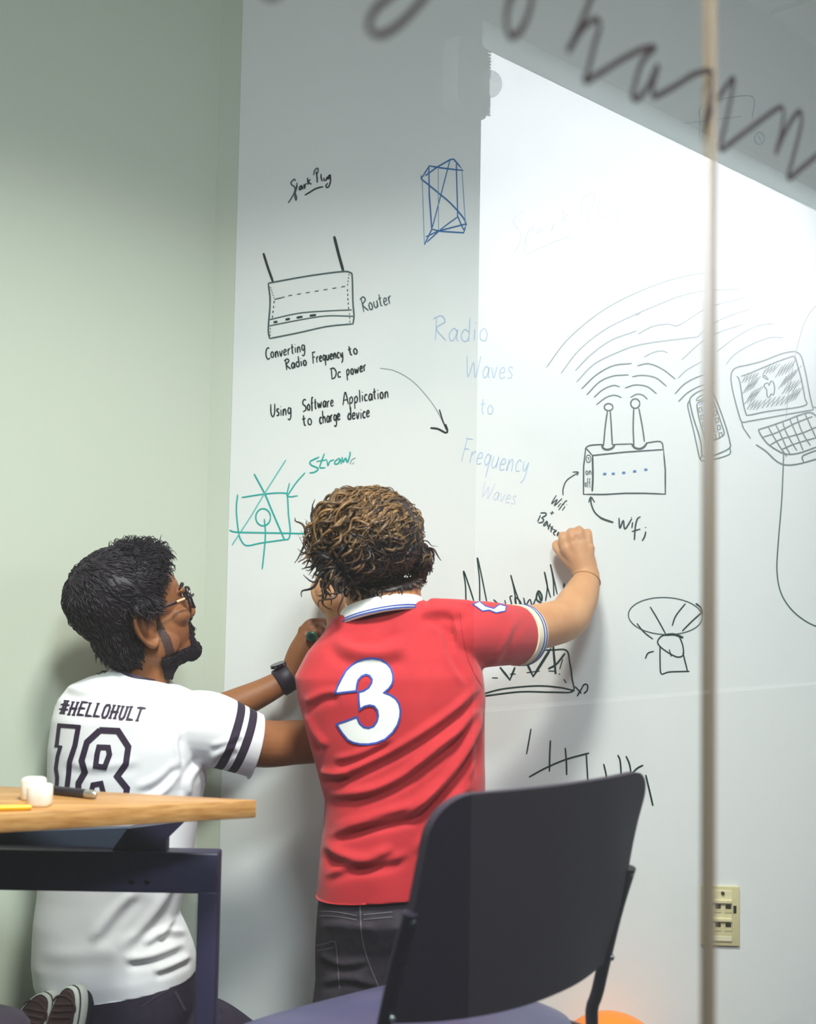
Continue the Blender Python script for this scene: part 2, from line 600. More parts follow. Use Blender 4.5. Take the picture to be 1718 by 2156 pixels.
DRAWN = [0]
def wallplane(px, py):
    return wall(px, py, PT + 0.0007)
def drawing(name, label, strokes, mats, cat='drawing', group=None):
    """strokes: (points, width px, material index, smooth?)"""
    mm = M()
    for k, st in enumerate(strokes):
        pts, w = st[0], st[1]
        mi = st[2] if len(st) > 2 else 0
        sm = st[3] if len(st) > 3 else True
        ribbon(mm, pts, w, wallplane, WALLN, sm, mi, layer=0.000015 * k)
    o = link(name, mm, mats=mats, smooth=False, recalc=False)
    return tag(o, label, cat, group)

# single-stroke letters: x in units of cap height, y up from the baseline
F = {
 'A': (.62, [[(0,0),(.3,1),(.6,0)], [(.1,.38),(.5,.38)]]),
 'B': (.55, [[(.08,0),(.1,1)], [(.0,.95),(.4,.98),(.45,.7),(.12,.52),(.5,.42),(.5,.1),(.05,0)]]),
 'C': (.5, [[(.5,.9),(.3,1),(.08,.75),(.05,.3),(.25,0),(.5,.1)]]),
 'D': (.6, [[(.1,0),(.1,1)], [(-.05,.95),(.35,.98),(.58,.55),(.4,.08),(.05,0)]]),
 'F': (.5, [[(.1,0),(.12,1)], [(.02,1),(.5,1.02)], [(.1,.55),(.4,.58)]]),
 'P': (.5, [[(.1,0),(.12,1)], [(-.05,.9),(.3,1.05),(.5,.8),(.3,.52),(.12,.48)]]),
 'R': (.55, [[(.1,0),(.1,1)], [(-.05,.9),(.3,1.03),(.48,.78),(.12,.5),(.55,.0)]]),
 'S': (.5, [[(.48,.9),(.3,1.02),(.08,.85),(.12,.6),(.42,.4),(.4,.1),(.05,0)]]),
 'U': (.55, [[(.05,1),(.05,.3),(.25,0),(.45,.3),(.5,1)]]),
 'W': (.9, [[(0,1),(.15,.05),(.42,.7),(.6,.02),(.85,1)]]),
 'a': (.46, [[(.4,.42),(.25,.55),(.06,.3),(.15,.02),(.33,.15),(.42,.5),(.4,.1),(.48,.02)]]),
 'b': (.45, [[(.06,1),(.06,.0),(.3,.02),(.4,.3),(.2,.5),(.06,.35)]]),
 'c': (.38, [[(.36,.45),(.2,.54),(.05,.3),(.15,.03),(.36,.08)]]),
 'd': (.46, [[(.38,.4),(.2,.52),(.05,.25),(.18,.02),(.38,.15),(.4,1.0)], [(.39,.5),(.4,.02)]]),
 'e': (.42, [[(.06,.26),(.34,.32),(.3,.5),(.15,.5),(.05,.25),(.15,.02),(.4,.1)]]),
 'f': (.34, [[(.34,.95),(.2,1.0),(.14,.7),(.12,-.15)], [(0,.52),(.3,.54)]]),
 'g': (.45, [[(.38,.42),(.2,.54),(.06,.28),(.2,.05),(.38,.25),(.4,.5),(.38,-.2),(.2,-.42),(.05,-.3)]]),
 'h': (.45, [[(.08,1),(.06,0)], [(.07,.3),(.25,.52),(.36,.35),(.38,0)]]),
 'i': (.2, [[(.1,.5),(.1,.02)], [(.1,.72),(.11,.76)]]),
 'k': (.42, [[(.08,1),(.08,0)], [(.36,.55),(.1,.25),(.4,.0)]]),
 'l': (.2, [[(.1,1),(.1,.02)]]),
 'm': (.7, [[(.06,.5),(.06,0),(.12,.4),(.25,.5),(.32,.3),(.32,0),(.4,.4),(.52,.5),(.6,.3),(.6,0)]]),
 'n': (.46, [[(.06,.5),(.06,0),(.1,.3),(.25,.52),(.36,.35),(.38,0)]]),
 'o': (.44, [[(.25,.54),(.08,.4),(.1,.08),(.3,.03),(.38,.3),(.25,.54)]]),
 'p': (.45, [[(.06,.5),(.05,-.45)], [(.06,.35),(.25,.55),(.38,.3),(.22,.02),(.06,.12)]]),
 'q': (.45, [[(.38,.42),(.2,.54),(.06,.28),(.2,.05),(.38,.25),(.4,.5),(.38,-.45)]]),
 'r': (.36, [[(.06,.5),(.08,0)], [(.08,.3),(.2,.5),(.34,.5)]]),
 's': (.36, [[(.34,.46),(.18,.54),(.08,.4),(.3,.2),(.24,.02),(.04,.04)]]),
 't': (.34, [[(.16,.85),(.15,.1),(.28,.02)], [(.0,.55),(.32,.58)]]),
 'u': (.46, [[(.06,.5),(.06,.15),(.2,.0),(.36,.2),(.38,.5),(.38,.02)]]),
 'v': (.4, [[(.04,.5),(.18,.02),(.36,.52)]]),
 'w': (.6, [[(.04,.5),(.14,.03),(.28,.4),(.38,.03),(.54,.52)]]),
 'y': (.44, [[(.05,.5),(.1,.2),(.22,.12),(.36,.5)], [(.37,.5),(.32,-.2),(.12,-.42)]]),
 '+': (.5, [[(.05,.4),(.45,.42)], [(.25,.62),(.25,.2)]]),
 ' ': (.35, []),
}
def write(text, a, b, cap, slant=0.12, w=3.0, mi=0):
    """strokes that write text along the baseline from pixel a to pixel b with letters cap px tall"""
    tot = sum(F[c][0] + .08 for c in text)
    ax, ay = a; bx, by_ = b
    L = math.hypot(bx - ax, by_ - ay)
    ux, uy = (bx - ax) / L, (by_ - ay) / L
    sx = L / tot
    x = 0
    out = []
    for ch in text:
        wd, sts = F[ch]
        jit = random.uniform(-.04, .04)
        for st in sts:
            pts = []
            for (gx, gy) in st:
                X = (x + gx) * sx + gy * cap * slant
                Y = (gy + jit) * cap
                pts.append((ax + ux * X + uy * Y, ay + uy * X - ux * Y))
            out.append((pts, w * random.uniform(.9, 1.1), mi))
        x += wd + .08
    return out
def crop(x0, y0, sc, pts):               # points read off an enlarged detail
    return [(x0 + sc * x, y0 + sc * y) for x, y in pts]
def arc(cx, cy, rx, ry, a0, a1, n=14, rot=0.0):
    out = []
    for k in range(n + 1):
        a = math.radians(a0 + (a1 - a0) * k / n)
        x, y = rx * math.cos(a), ry * math.sin(a)
        c, s = math.cos(rot), math.sin(rot)
        out.append((cx + x * c - y * s, cy + x * s + y * c))
    return out

# Spark Plug, black and underlined
c7 = lambda p: crop(540, 340, 300 / 1718, p)
drawing('handwriting', 'small black underlined words Spark Plug high on the board', [
    (c7([(470, 235), (455, 212), (415, 255), (430, 285), (455, 300), (465, 340), (440, 410), (382, 500)]), 3, 1),
    (c7([(490, 255), (478, 330), (462, 400), (475, 470), (484, 430), (468, 375), (495, 290)]), 3, 1),
    (c7([(545, 285), (520, 310), (517, 340), (540, 330), (548, 290), (560, 335)]), 3.4, 0),
    (c7([(572, 272), (580, 330), (585, 285), (605, 262)]), 3, 0),
    (c7([(615, 195), (622, 280)]), 3.2, 0), (c7([(650, 215), (625, 245), (662, 275)]), 3.2, 0),
    (c7([(690, 165), (700, 110), (735, 80), (745, 100), (735, 140), (722, 160)]), 3, 1),
    (c7([(718, 120), (730, 190), (732, 255)]), 3, 0), (c7([(778, 150), (780, 200), (795, 240)]), 3, 0),
    (c7([(812, 195), (815, 225), (840, 225), (850, 185), (858, 215)]), 3, 0),
    (c7([(885, 160), (865, 180), (870, 210), (885, 185), (888, 155), (892, 240), (870, 305), (845, 312), (838, 290), (860, 260)]), 3, 0),
    (c7([(582, 407), (640, 372), (720, 325), (805, 303)]), 3.2, 0)], [K, KD], 'writing')

# router drawing, upper left
c1 = lambda p: crop(480, 300, 640 / 1718, p)
dash = lambda a, b, n, w, mi=0: [([(a[0] + (b[0] - a[0]) * (k + .2) / n, a[1] + (b[1] - a[1]) * (k + .2) / n), (a[0] + (b[0] - a[0]) * (k + .65) / n, a[1] + (b[1] - a[1]) * (k + .65) / n)], w, mi, False) for k in range(n)]
cc = lambda p: c1([p])[0]
drawing('router_drawing', 'black line drawing of a router with two antennas, left of the word Router', [
    (c1([(200, 625), (225, 705), (255, 790)]), 5, 0), (c1([(600, 530), (625, 630), (652, 728)]), 6, 0),
    (c1([(228, 795), (450, 755), (640, 730), (690, 735), (702, 760), (706, 900), (712, 980), (706, 1028)]), 3.4, 1),
    (c1([(228, 795), (238, 900), (228, 1050), (235, 1108)]), 3.6, 1),
    (c1([(235, 1108), (400, 1075), (560, 1040), (706, 1025)]), 3.2, 1),
    (c1([(230, 1002), (400, 965), (560, 952), (700, 946)]), 2.6, 1), (c1([(230, 1037), (420, 1000), (560, 980), (708, 982)]), 2.6, 1),
    (c1([(262, 887), (320, 873)]), 2.6, 1)] +
    dash(cc((330, 868)), cc((680, 810)), 7, 2.4, 1) + dash(cc((240, 815)), cc((262, 885)), 5, 2.2, 1) +
    dash(cc((262, 890)), cc((250, 1000)), 4, 2.6, 0) + dash(cc((685, 738)), cc((675, 815)), 4, 2.4, 1) +
    dash(cc((675, 825)), cc((682, 950)), 5, 2.6, 0) + dash(cc((686, 960)), cc((690, 1025)), 3, 2.2, 1) + dash(cc((240, 1045)), cc((238, 1100)), 3, 2, 1) +
    [(c1([(258, 1015), (280, 1013)]), 5, 0), (c1([(325, 1001), (350, 996)]), 5, 0), (c1([(388, 990), (422, 984)]), 5, 0), (c1([(462, 979), (498, 974)]), 5, 0)],
    [K, KD])
drawing('handwriting', 'the black word Router beside the router drawing', write('Router', (764, 657), (828, 637), 30, 0.1, 2.8), [KD], 'writing')
st = write('Converting', (560, 757), (644, 738), 24, .15, 2.8) + write('Radio', (602, 779), (648, 768), 22, .1, 3) + write('Frequency', (658, 765), (724, 752), 23, .12, 3) + write('to', (736, 750), (756, 743), 23, .1, 3) + write('Dc', (697, 797), (720, 793), 22, .1, 3) + write('power', (730, 791), (773, 780), 23, .15, 3)
drawing('handwriting', 'three black lines reading Converting Radio Frequency to Dc power', st, [K], 'writing')
st = write('Using', (570, 878), (615, 872), 27, .1, 3) + write('Software', (637, 866), (704, 855), 25, .12, 3) + write('Application', (722, 852), (820, 836), 26, .12, 3) + write('to', (638, 898), (660, 893), 26, .1, 3) + write('charge', (673, 893), (718, 884), 26, .12, 3) + write('device', (732, 885), (780, 878), 26, .12, 3)
drawing('handwriting', 'two black lines reading Using Software Application to charge device', st, [K], 'writing')
drawing('arrow_drawing', 'long curved thin arrow pointing down toward the faded Frequency word', [
    ([(800, 775), (832, 781), (868, 802), (900, 836), (922, 868), (940, 905)], 1.8, 1), ([(925, 862), (932, 885), (940, 905)], 3, 0),
    ([(906, 901), (922, 903), (938, 911), (942, 907), (938, 893)], 4.2, 0)], [K, KF])

# teal straw drawing
c2 = lambda p: crop(350, 700, 400 / 1437, p)
drawing('straw_drawing', 'teal sketch of a square with crossed triangle and circle, left of curly head', [
    (c2([(540, 1225), (530, 1340), (545, 1500), (565, 1570), (610, 1612), (720, 1592), (890, 1568), (925, 1560), (938, 1500), (925, 1380), (916, 1240), (895, 1215), (760, 1220), (570, 1248)]), 3.2, 0),
    (c2([(665, 1070), (745, 1220), (800, 1350), (895, 1570)]), 3.6, 0), (c2([(905, 963), (745, 1215), (640, 1390), (545, 1535), (498, 1608)]), 2.6, 1),
    (c2([(478, 1495), (530, 1510), (720, 1515), (900, 1518), (1060, 1522)]), 3.4, 0), (arc(554, 1089, 15.5, 18, 0, 360, 20), 3.2, 0),
    (c2([(742, 1410), (750, 1520), (742, 1640), (726, 1790)]), 3.2, 0), (c2([(1050, 1060), (980, 1140), (916, 1235)]), 2.8, 0),
    (c2([(932, 1138), (918, 1235), (995, 1236)]), 2.8, 0)], [TEAL, TEALT])
c2b = lambda p: crop(480, 640, 640 / 1718, p)
drawing('handwriting', 'the teal word Straw above the teal sketch', [
    (c2b([(515, 865), (465, 890), (470, 910), (510, 930), (490, 950), (460, 955)]), 3.4, 0),
    (c2b([(545, 845), (525, 900), (520, 925), (550, 925)]), 3.2, 0), (c2b([(500, 890), (560, 880)]), 3, 0),
    (c2b([(560, 885), (565, 915), (575, 890), (600, 880)]), 3, 0),
    (c2b([(630, 870), (605, 890), (605, 905), (625, 900), (635, 875), (640, 905)]), 3.2, 0),
    (c2b([(645, 865), (650, 895), (665, 870), (675, 895), (690, 850), (688, 835)]), 3.4, 0),
    (c2b([(690, 905), (700, 880), (722, 870)]), 2.4, 1), (c2b([(703, 905), (712, 895)]), 2.2, 1)], [TEAL, KF], 'writing')
drawing('marker_dot', 'tiny black marker dot just above the curly head', [([(709, 1046), (713, 1041)], 6, 0)], [K, KF], 'drawing')

# blue prism
drawing('prism_drawing', 'blue wireframe sketch of a tall prism near the top of the board', [
    (c1([(1092, 205), (1138, 132), (1200, 143), (1330, 158), (1275, 93), (1255, 97), (1180, 140), (1115, 188)]), 3, 0, False),
    (c1([(1092, 205), (1190, 285), (1260, 345), (1330, 425), (1348, 468)]), 3, 0), (c1([(1135, 135), (1138, 300), (1152, 490), (1110, 578)]), 3, 0, False),
    (c1([(1098, 210), (1110, 570)]), 1.8, 1), (c1([(1255, 97), (1205, 290), (1155, 480)]), 2.2, 0), (c1([(1188, 140), (1190, 500)]), 1.8, 1),
    (c1([(1290, 120), (1298, 390), (1298, 415), (1335, 500)]), 2.4, 0), (c1([(1322, 150), (1342, 460)]), 2, 1),
    (c1([(1152, 490), (1205, 502), (1333, 510), (1345, 460), (1190, 500), (1118, 533)]), 3, 0, False), (c1([(1298, 420), (1210, 485), (1125, 562)]), 2.4, 0),
    (c1([(1092, 185), (1092, 210)]), 2.4, 0)], [BLU, BLUT])

# faded blue words
FB = 'faded blue words on the board'
drawing('handwriting', 'faded blue word Radio crossing the bright reflection edge', write('Radio', (912, 718), (1032, 718), 50, .05, 2.2), [BLF], 'writing')
drawing('handwriting', 'upper faded blue word Waves, under Radio', write('Waves', (980, 796), (1082, 798), 46, .05, 2.0), [BLF], 'writing')
drawing('handwriting', 'small faded blue word to, under Waves', write('to', (1010, 872), (1042, 872), 36, .05, 2.0), [BLF], 'writing')
drawing('handwriting', 'faded blue word Frequency right of the curly head', write('Frequency', (968, 972), (1112, 1000), 50, .05, 2.0), [BLF], 'writing')
drawing('handwriting', 'lowest faded blue word Waves, nearly wiped away under Frequency', write('Waves', (1012, 1045), (1086, 1062), 34, .05, 1.8), [BLFF], 'writing')
# wiped Spark Plug
c6 = lambda p: crop(1040, 400, 320 / 1718, p)
drawing('handwriting', 'large ghostly wiped words Spark Plug in the bright reflected area', [
    (c6([(345, 245), (280, 270), (218, 350), (240, 410), (290, 460), (305, 540), (270, 640), (220, 720)]), 2), (c6([(360, 560), (338, 640), (355, 715), (375, 640), (358, 540), (400, 450), (455, 402), (400, 540)]), 2),
    (c6([(530, 430), (485, 470), (490, 490), (545, 440), (555, 480)]), 2), (c6([(595, 415), (640, 372), (670, 400), (650, 465), (660, 420), (715, 358)]), 2),
    (c6([(780, 210), (782, 280), (765, 348), (850, 270), (800, 320), (880, 375)]), 2), (c6([(990, 325), (1000, 120), (1090, 40), (1145, 65), (1130, 150), (1080, 205)]), 2),
    (c6([(1050, 160), (1058, 300), (1040, 430)]), 2), (c6([(1205, 90), (1180, 200), (1178, 320)]), 2), (c6([(1258, 230), (1250, 330), (1335, 225)]), 2),
    (c6([(1405, 195), (1380, 330), (1400, 300), (1395, 430), (1300, 520), (1240, 490), (1280, 450)]), 2), (c6([(380, 745), (400, 710), (600, 620), (800, 540), (925, 522)]), 2)], [GHOST], 'writing')

# wifi router, waves
c3 = lambda p: crop(1100, 540, 618 / 1718, p)
W3 = [
    ([(140, 650), (270, 480), (480, 310), (720, 190), (950, 115), (1120, 92)], 2.2, 1), ([(225, 685), (330, 550), (480, 430), (660, 340), (800, 280), (930, 230), (1080, 200), (1265, 190)], 2.2, 1),
    ([(310, 668), (400, 575), (520, 490), (665, 436)], 2.4, 1), ([(316, 735), (420, 630), (560, 560), (680, 518), (860, 490), (1035, 470)], 2.6, 1),
    ([(663, 346), (690, 330)], 2.2, 1), ([(676, 455), (760, 410), (850, 396), (915, 402), (1040, 325), (1130, 285), (1310, 240)], 2.2, 1),
    ([(1025, 470), (1110, 395), (1220, 345), (1328, 310)], 2.2, 1), ([(932, 605), (1050, 500), (1160, 440), (1310, 392)], 2.4, 1),
    ([(1140, 555), (1260, 465), (1380, 405), (1478, 392)], 2.2, 1), ([(1192, 632), (1240, 575), (1340, 515), (1450, 475), (1525, 476)], 2.4, 1),
    ([(346, 775), (430, 695), (530, 640), (640, 626)], 2.6, 0), ([(376, 810), (450, 735), (530, 700), (622, 693)], 2.6, 0), ([(418, 825), (470, 780), (530, 755), (570, 763)], 2.6, 0),
    ([(432, 868), (490, 825), (540, 812), (580, 826)], 2.6, 0), ([(712, 588), (770, 560), (820, 553), (850, 565)], 2.2, 1), ([(672, 640), (740, 628), (820, 660), (895, 718)], 2.6, 0),
    ([(642, 704), (700, 696), (780, 710), (843, 760)], 2.6, 0), ([(600, 770), (660, 752), (730, 762), (785, 803)], 2.6, 0), ([(632, 825), (670, 806), (705, 812), (732, 836)], 2.6, 0),
    ([(910, 714), (960, 665), (1050, 615)], 2.2, 1), ([(892, 805), (950, 745), (1040, 700), (1125, 686)], 2.6, 0), ([(912, 850), (970, 795), (1050, 755), (1125, 742)], 2.6, 0)]
drawing('wave_drawing', 'sweeping thin signal arcs above the antennas and phone', [(c3(p), w, mi) for p, w, mi in W3], [GM_, KF])
R3 = [
    ([(370, 1120), (358, 1230), (357, 1392), (480, 1393), (600, 1386), (720, 1386), (836, 1391), (836, 1250), (825, 1130), (600, 1145), (410, 1165), (370, 1120)], 3.2, 0, False),
    ([(410, 1165), (412, 1290), (408, 1375)], 4, 0), ([(370, 1118), (400, 1105), (470, 1100)], 3, 0), ([(530, 1100), (645, 1097)], 3, 0), ([(722, 1092), (808, 1084), (825, 1130)], 3, 0),
    ([(465, 1100), (470, 1120), (495, 1131), (525, 1122), (540, 1102)], 4.5, 0), ([(640, 1097), (655, 1118), (685, 1126), (712, 1114), (728, 1092)], 4.5, 0),
    ([(497, 905), (484, 1000), (474, 1110)], 3, 0), ([(514, 905), (520, 1000), (526, 1105)], 3, 0), ([(651, 890), (648, 1000), (652, 1108)], 3, 0), ([(681, 888), (702, 1000), (714, 1085)], 3, 0)]
rt = [(c3(s[0]), s[1], s[2], s[3] if len(s) > 3 else True) for s in R3]
rt += [(arc(*c3([(504, 882)])[0], 9, 7.5, 0, 360, 16), 3, 0), (arc(*c3([(660, 861)])[0], 9.5, 10, 0, 360, 16), 3, 0)]
rt += [(arc(*c3([(386, 1184)])[0], 5, 8, 0, 360, 12), 1.8, 0), (c3([(380, 1182), (387, 1176), (388, 1196)]), 1.8, 0)]
rt += write('on', c3([(370, 1280)])[0], c3([(408, 1276)])[0], 17, 0, 1.7) + write('off', c3([(365, 1348)])[0], c3([(403, 1345)])[0], 17, 0, 1.7)
for x, y in ((481, 1273), (531, 1272), (592, 1266), (656, 1258), (721, 1248)):
    a = c3([(x - 9, y), (x + 10, y - 1)])
    rt.append((a, 5.5, 1, False))
drawing('router_drawing', 'line drawing of a wifi box with two stubby antennas and blue dots', rt, [GREEN, BLU])
st = [(c3([(238, 1398), (238, 1360), (260, 1310), (325, 1265)]), 2.6, 0), (c3([(293, 1262), (327, 1262), (318, 1282)]), 2.6, 0)]
drawing('arrow_drawing', 'thin curved arrow rising from Wifi plus Battery to the wifi box', st, [GREEN])
st = [(c3([(532, 1557), (470, 1535), (425, 1500), (403, 1450), (400, 1412)]), 3.4, 0), (c3([(388, 1440), (400, 1408), (423, 1440)]), 3, 0), (c3([(532, 1557), (480, 1540), (450, 1525)]), 4.5, 0)]
drawing('arrow_drawing', 'bold curved arrow from the big word Wifi to the wifi box', st, [GREEN])
st = [(c3(p), 3.4, 0) for p in ([(565, 1530), (570, 1590), (590, 1545), (600, 1595), (640, 1535)], [(640, 1590), (645, 1555)], [(636, 1530), (640, 1527)], [(692, 1524), (674, 1534), (661, 1580), (655, 1660)], [(640, 1610), (690, 1595)], [(722, 1610), (715, 1640), (700, 1665)], [(720, 1588), (722, 1584)])]
drawing('handwriting', 'large black word Wifi right of the curved arrow', st, [GREEN], 'writing')
st = write('Wifi', c3([(163, 1445)])[0], c3([(240, 1490)])[0], 22, .1, 2.4) + [(c3([(162, 1502), (184, 1500)]), 2.6, 0), (c3([(176, 1490), (170, 1512)]), 2.6, 0)]
c5 = lambda p: crop(1120, 1080, 180 / 1213, p)
st += [(c5(p), w, 0) for p, w in (([(120, 30), (80, 125)], 3), ([(120, 0), (190, 0), (200, 30), (140, 70), (165, 90), (150, 130), (90, 140)], 3), ([(215, 110), (170, 160), (168, 185), (200, 165), (218, 120), (222, 195)], 2.6), ([(262, 150), (232, 215), (240, 235)], 2.8), ([(225, 175), (290, 205)], 2.4), ([(295, 185), (268, 255), (280, 270)], 2.8), ([(262, 215), (325, 240)], 2.4), ([(300, 280), (345, 255), (335, 245), (305, 290), (330, 318)], 2.8), ([(378, 268), (355, 325), (380, 285), (402, 295)], 3.4))]
drawing('handwriting', 'dark green words Wifi plus Batter ending at the writing hand', st, [GREEN], 'writing')

# phone
c8 = lambda p: crop(1380, 700, 338 / 1718, p)
P8 = [([(590, 600), (480, 625), (410, 665), (368, 720), (385, 830), (420, 960), (460, 1080), (490, 1200), (500, 1310), (540, 1325), (640, 1310), (790, 1240), (795, 1170), (760, 1030), (710, 880), (660, 750), (620, 660), (590, 600)], 3, 0),
      ([(368, 720), (345, 780), (370, 900), (410, 1060), (440, 1200), (480, 1358), (540, 1372), (640, 1355), (790, 1305), (800, 1240)], 2.6, 0), ([(500, 1310), (480, 1358)], 3, 0),
      ([(435, 730), (450, 700), (500, 672), (560, 662), (570, 672), (530, 700), (470, 725), (435, 730)], 2.2, 0),
      ([(445, 765), (470, 745), (540, 725), (590, 720), (640, 790), (700, 960), (735, 1080), (700, 1120), (600, 1165), (545, 1188), (520, 1100), (470, 930), (445, 800), (445, 765)], 2.6, 0)]
ph = [(c8(p), w, mi) for p, w, mi in P8]
for r_ in range(5):
    for q_ in range(3):
        x, y = 480 + 68 * q_ + 16 * r_ + (4 * r_), 828 + 78 * r_ - 22 * q_
        ph.append((c8([(x - 18, y - 20), (x + 14, y - 26), (x + 20, y + 18), (x - 10, y + 26), (x - 18, y - 20)]), 2.2, 0, False))
for k in range(5):
    ph.append((c8([(460 + 20 * k, 775 + 82 * k), (540 + 20 * k, 745 + 80 * k), (600 + 20 * k, 740 + 80 * k)]), 3.2, 1))
drawing('phone_drawing', 'line drawing of a mobile phone with a key grid, crossed by the glass joint', ph, [GM_, BLF])

# laptop
L8 = [([(1690, 830), (1650, 660), (1610, 450), (1565, 270), (1520, 215), (1460, 205), (1330, 235), (1150, 305), (1000, 345), (870, 375), (820, 420), (808, 500), (830, 640), (885, 850), (925, 955), (1000, 950), (1200, 915), (1400, 878), (1690, 828)], 2.8),
      ([(870, 468), (900, 520), (940, 760), (970, 870), (1000, 885), (1200, 845), (1590, 785), (1598, 700), (1560, 500), (1520, 350), (1490, 262), (1440, 265), (1250, 335), (1050, 420), (915, 470)], 2.8),
      ([(1205, 510), (1150, 475), (1165, 460), (1200, 490), (1205, 510)], 2.2), ([(1215, 570), (1200, 540), (1168, 555), (1168, 585), (1190, 610), (1192, 650), (1200, 692), (1225, 685), (1238, 655), (1262, 670), (1275, 600), (1262, 535), (1235, 522), (1215, 570)], 2.4),
      ([(920, 950), (940, 1020), (980, 1080), (1018, 1135)], 2.6), ([(1100, 1040), (1230, 1000), (1400, 940), (1540, 885), (1640, 858), (1690, 870), (1740, 920)], 3), ([(1100, 1040), (1130, 1100), (1200, 1190), (1300, 1260), (1400, 1302), (1540, 1290), (1740, 1220)], 3.2),
      ([(1150, 1120), (1300, 1070), (1500, 970), (1680, 900)], 2.8), ([(1225, 1205), (1350, 1140), (1560, 1080), (1740, 1005)], 2.8), ([(1345, 1255), (1500, 1190), (1740, 1120)], 2.8),
      ([(1210, 1015), (1250, 1090), (1330, 1220), (1405, 1328)], 2.6), ([(1285, 985), (1330, 1070), (1400, 1230), (1440, 1300)], 2.6), ([(1360, 955), (1390, 1050), (1460, 1180), (1515, 1265)], 2.6), ([(1435, 925), (1480, 1030), (1530, 1140), (1580, 1262)], 2.6), ([(1510, 895), (1550, 1020), (1600, 1120), (1660, 1212)], 2.6), ([(1600, 870), (1650, 980), (1718, 1130)], 2.6),
      ([(1075, 1200), (1180, 1270), (1300, 1380), (1400, 1418), (1540, 1405), (1740, 1350)], 3), ([(1740, 1255), (1620, 1300), (1570, 1330), (1585, 1385)], 3), ([(1695, 795), (1718, 810)], 2.6)]
lp = [(c8(p), w, 0) for p, w in L8]
def scrib(x0, y0, x1, y1, h, n):
    pts = []
    for k in range(n):
        t = k / (n - 1)
        x, y = x0 + (x1 - x0) * t, y0 + (y1 - y0) * t
        pts.append((x + h * .35, y - h * .5) if k % 2 == 0 else (x - h * .35, y + h * .5))
    return pts
for a in ((935, 500, 1090, 470, 90, 13), (960, 600, 1090, 530, 140, 13), (990, 700, 1110, 640, 150, 12), (1000, 770, 1130, 780, 110, 12), (1150, 760, 1420, 720, 110, 16), (1160, 410, 1300, 380, 100, 12), (1310, 420, 1470, 360, 140, 13), (1350, 540, 1510, 430, 150, 14), (1380, 600, 1530, 560, 130, 12), (1430, 690, 1540, 650, 150, 10)):
    lp.append((c8(scrib(a[0], a[1], a[2], a[3], a[4], int(a[5] * .8))), 1.25, 1, False))
drawing('laptop_drawing', 'line drawing of an open laptop with scribbled screen and fruit emblem', lp, [GM_, KD])
drawing('cable_drawing', 'long thin line running down from the laptop drawing at right', [
    ([(1730, 635), (1708, 655), (1690, 690), (1672, 760), (1660, 830), (1655, 880)], 1.4, 1), ([(1650, 955), (1646, 1050), (1638, 1150), (1636, 1205), (1645, 1250), (1668, 1285), (1700, 1310), (1735, 1325)], 2.6, 0)], [GM_, KF])

# "Marsh..." word, sleeve of the red shirt hides its foot
c9 = lambda p: crop(920, 1150, 600 / 1718, p)
MS = [([(175, 360), (172, 240), (160, 150), (190, 230), (222, 330)], 3), ([(258, 340), (256, 200), (243, 70), (265, 160), (300, 335)], 3), ([(340, 322), (350, 330), (372, 352)], 3),
      ([(408, 325), (415, 350)], 3), ([(455, 300), (440, 305), (450, 350), (440, 370)], 3), ([(510, 370), (470, 260), (445, 175), (465, 260), (480, 370), (470, 310), (500, 330), (512, 368)], 3),
      ([(522, 310), (535, 355), (560, 320), (575, 358), (598, 310)], 3), ([(610, 280), (628, 330), (632, 300), (612, 270), (600, 320), (640, 350)], 4), ([(655, 330), (665, 240), (648, 155), (665, 240), (685, 310)], 3), ([(705, 300), (700, 200), (684, 110), (705, 200), (725, 290)], 3), ([(768, 265), (765, 225), (772, 265)], 4.5)]
drawing('handwriting', 'spiky black word half hidden behind the red sleeve and forearm', [(c9(p), w, 0) for p, w in MS], [GREEN], 'writing')
BX = [([(560, 630), (700, 625), (780, 628), (800, 700), (815, 800), (818, 875), (700, 880), (500, 878), (270, 905)], 3.2), ([(270, 893), (400, 860), (600, 842), (740, 852), (830, 872)], 3.2),
      ([(380, 730), (440, 805), (470, 730)], 5), ([(530, 680), (580, 785), (640, 690), (700, 595), (715, 770)], 5.5), ([(670, 740), (720, 710), (772, 645)], 4),
      ([(332, 793), (368, 794)], 2.4), ([(440, 771), (475, 770)], 2.4), ([(540, 762), (620, 752)], 2.4), ([(672, 752), (710, 753)], 2.4), ([(758, 680), (740, 740)], 2.4), ([(765, 802), (780, 825)], 2.4), ([(735, 768), (742, 772)], 2.4)]
drawing('box_drawing', 'black sketch of a box with a zigzag under the red sleeve', [(c9(p), w, 0, w < 4.5) for p, w in BX], [GREEN])
drawing('handwriting', 'small purple note x2 at the corner of the zigzag box', [(c9(p), 3.2, 0) for p in ([(832, 845), (855, 870), (870, 888)], [(845, 905), (862, 875), (878, 850)], [(875, 850), (890, 832), (908, 838), (905, 870), (885, 888), (895, 880)])], [PUR], 'writing')
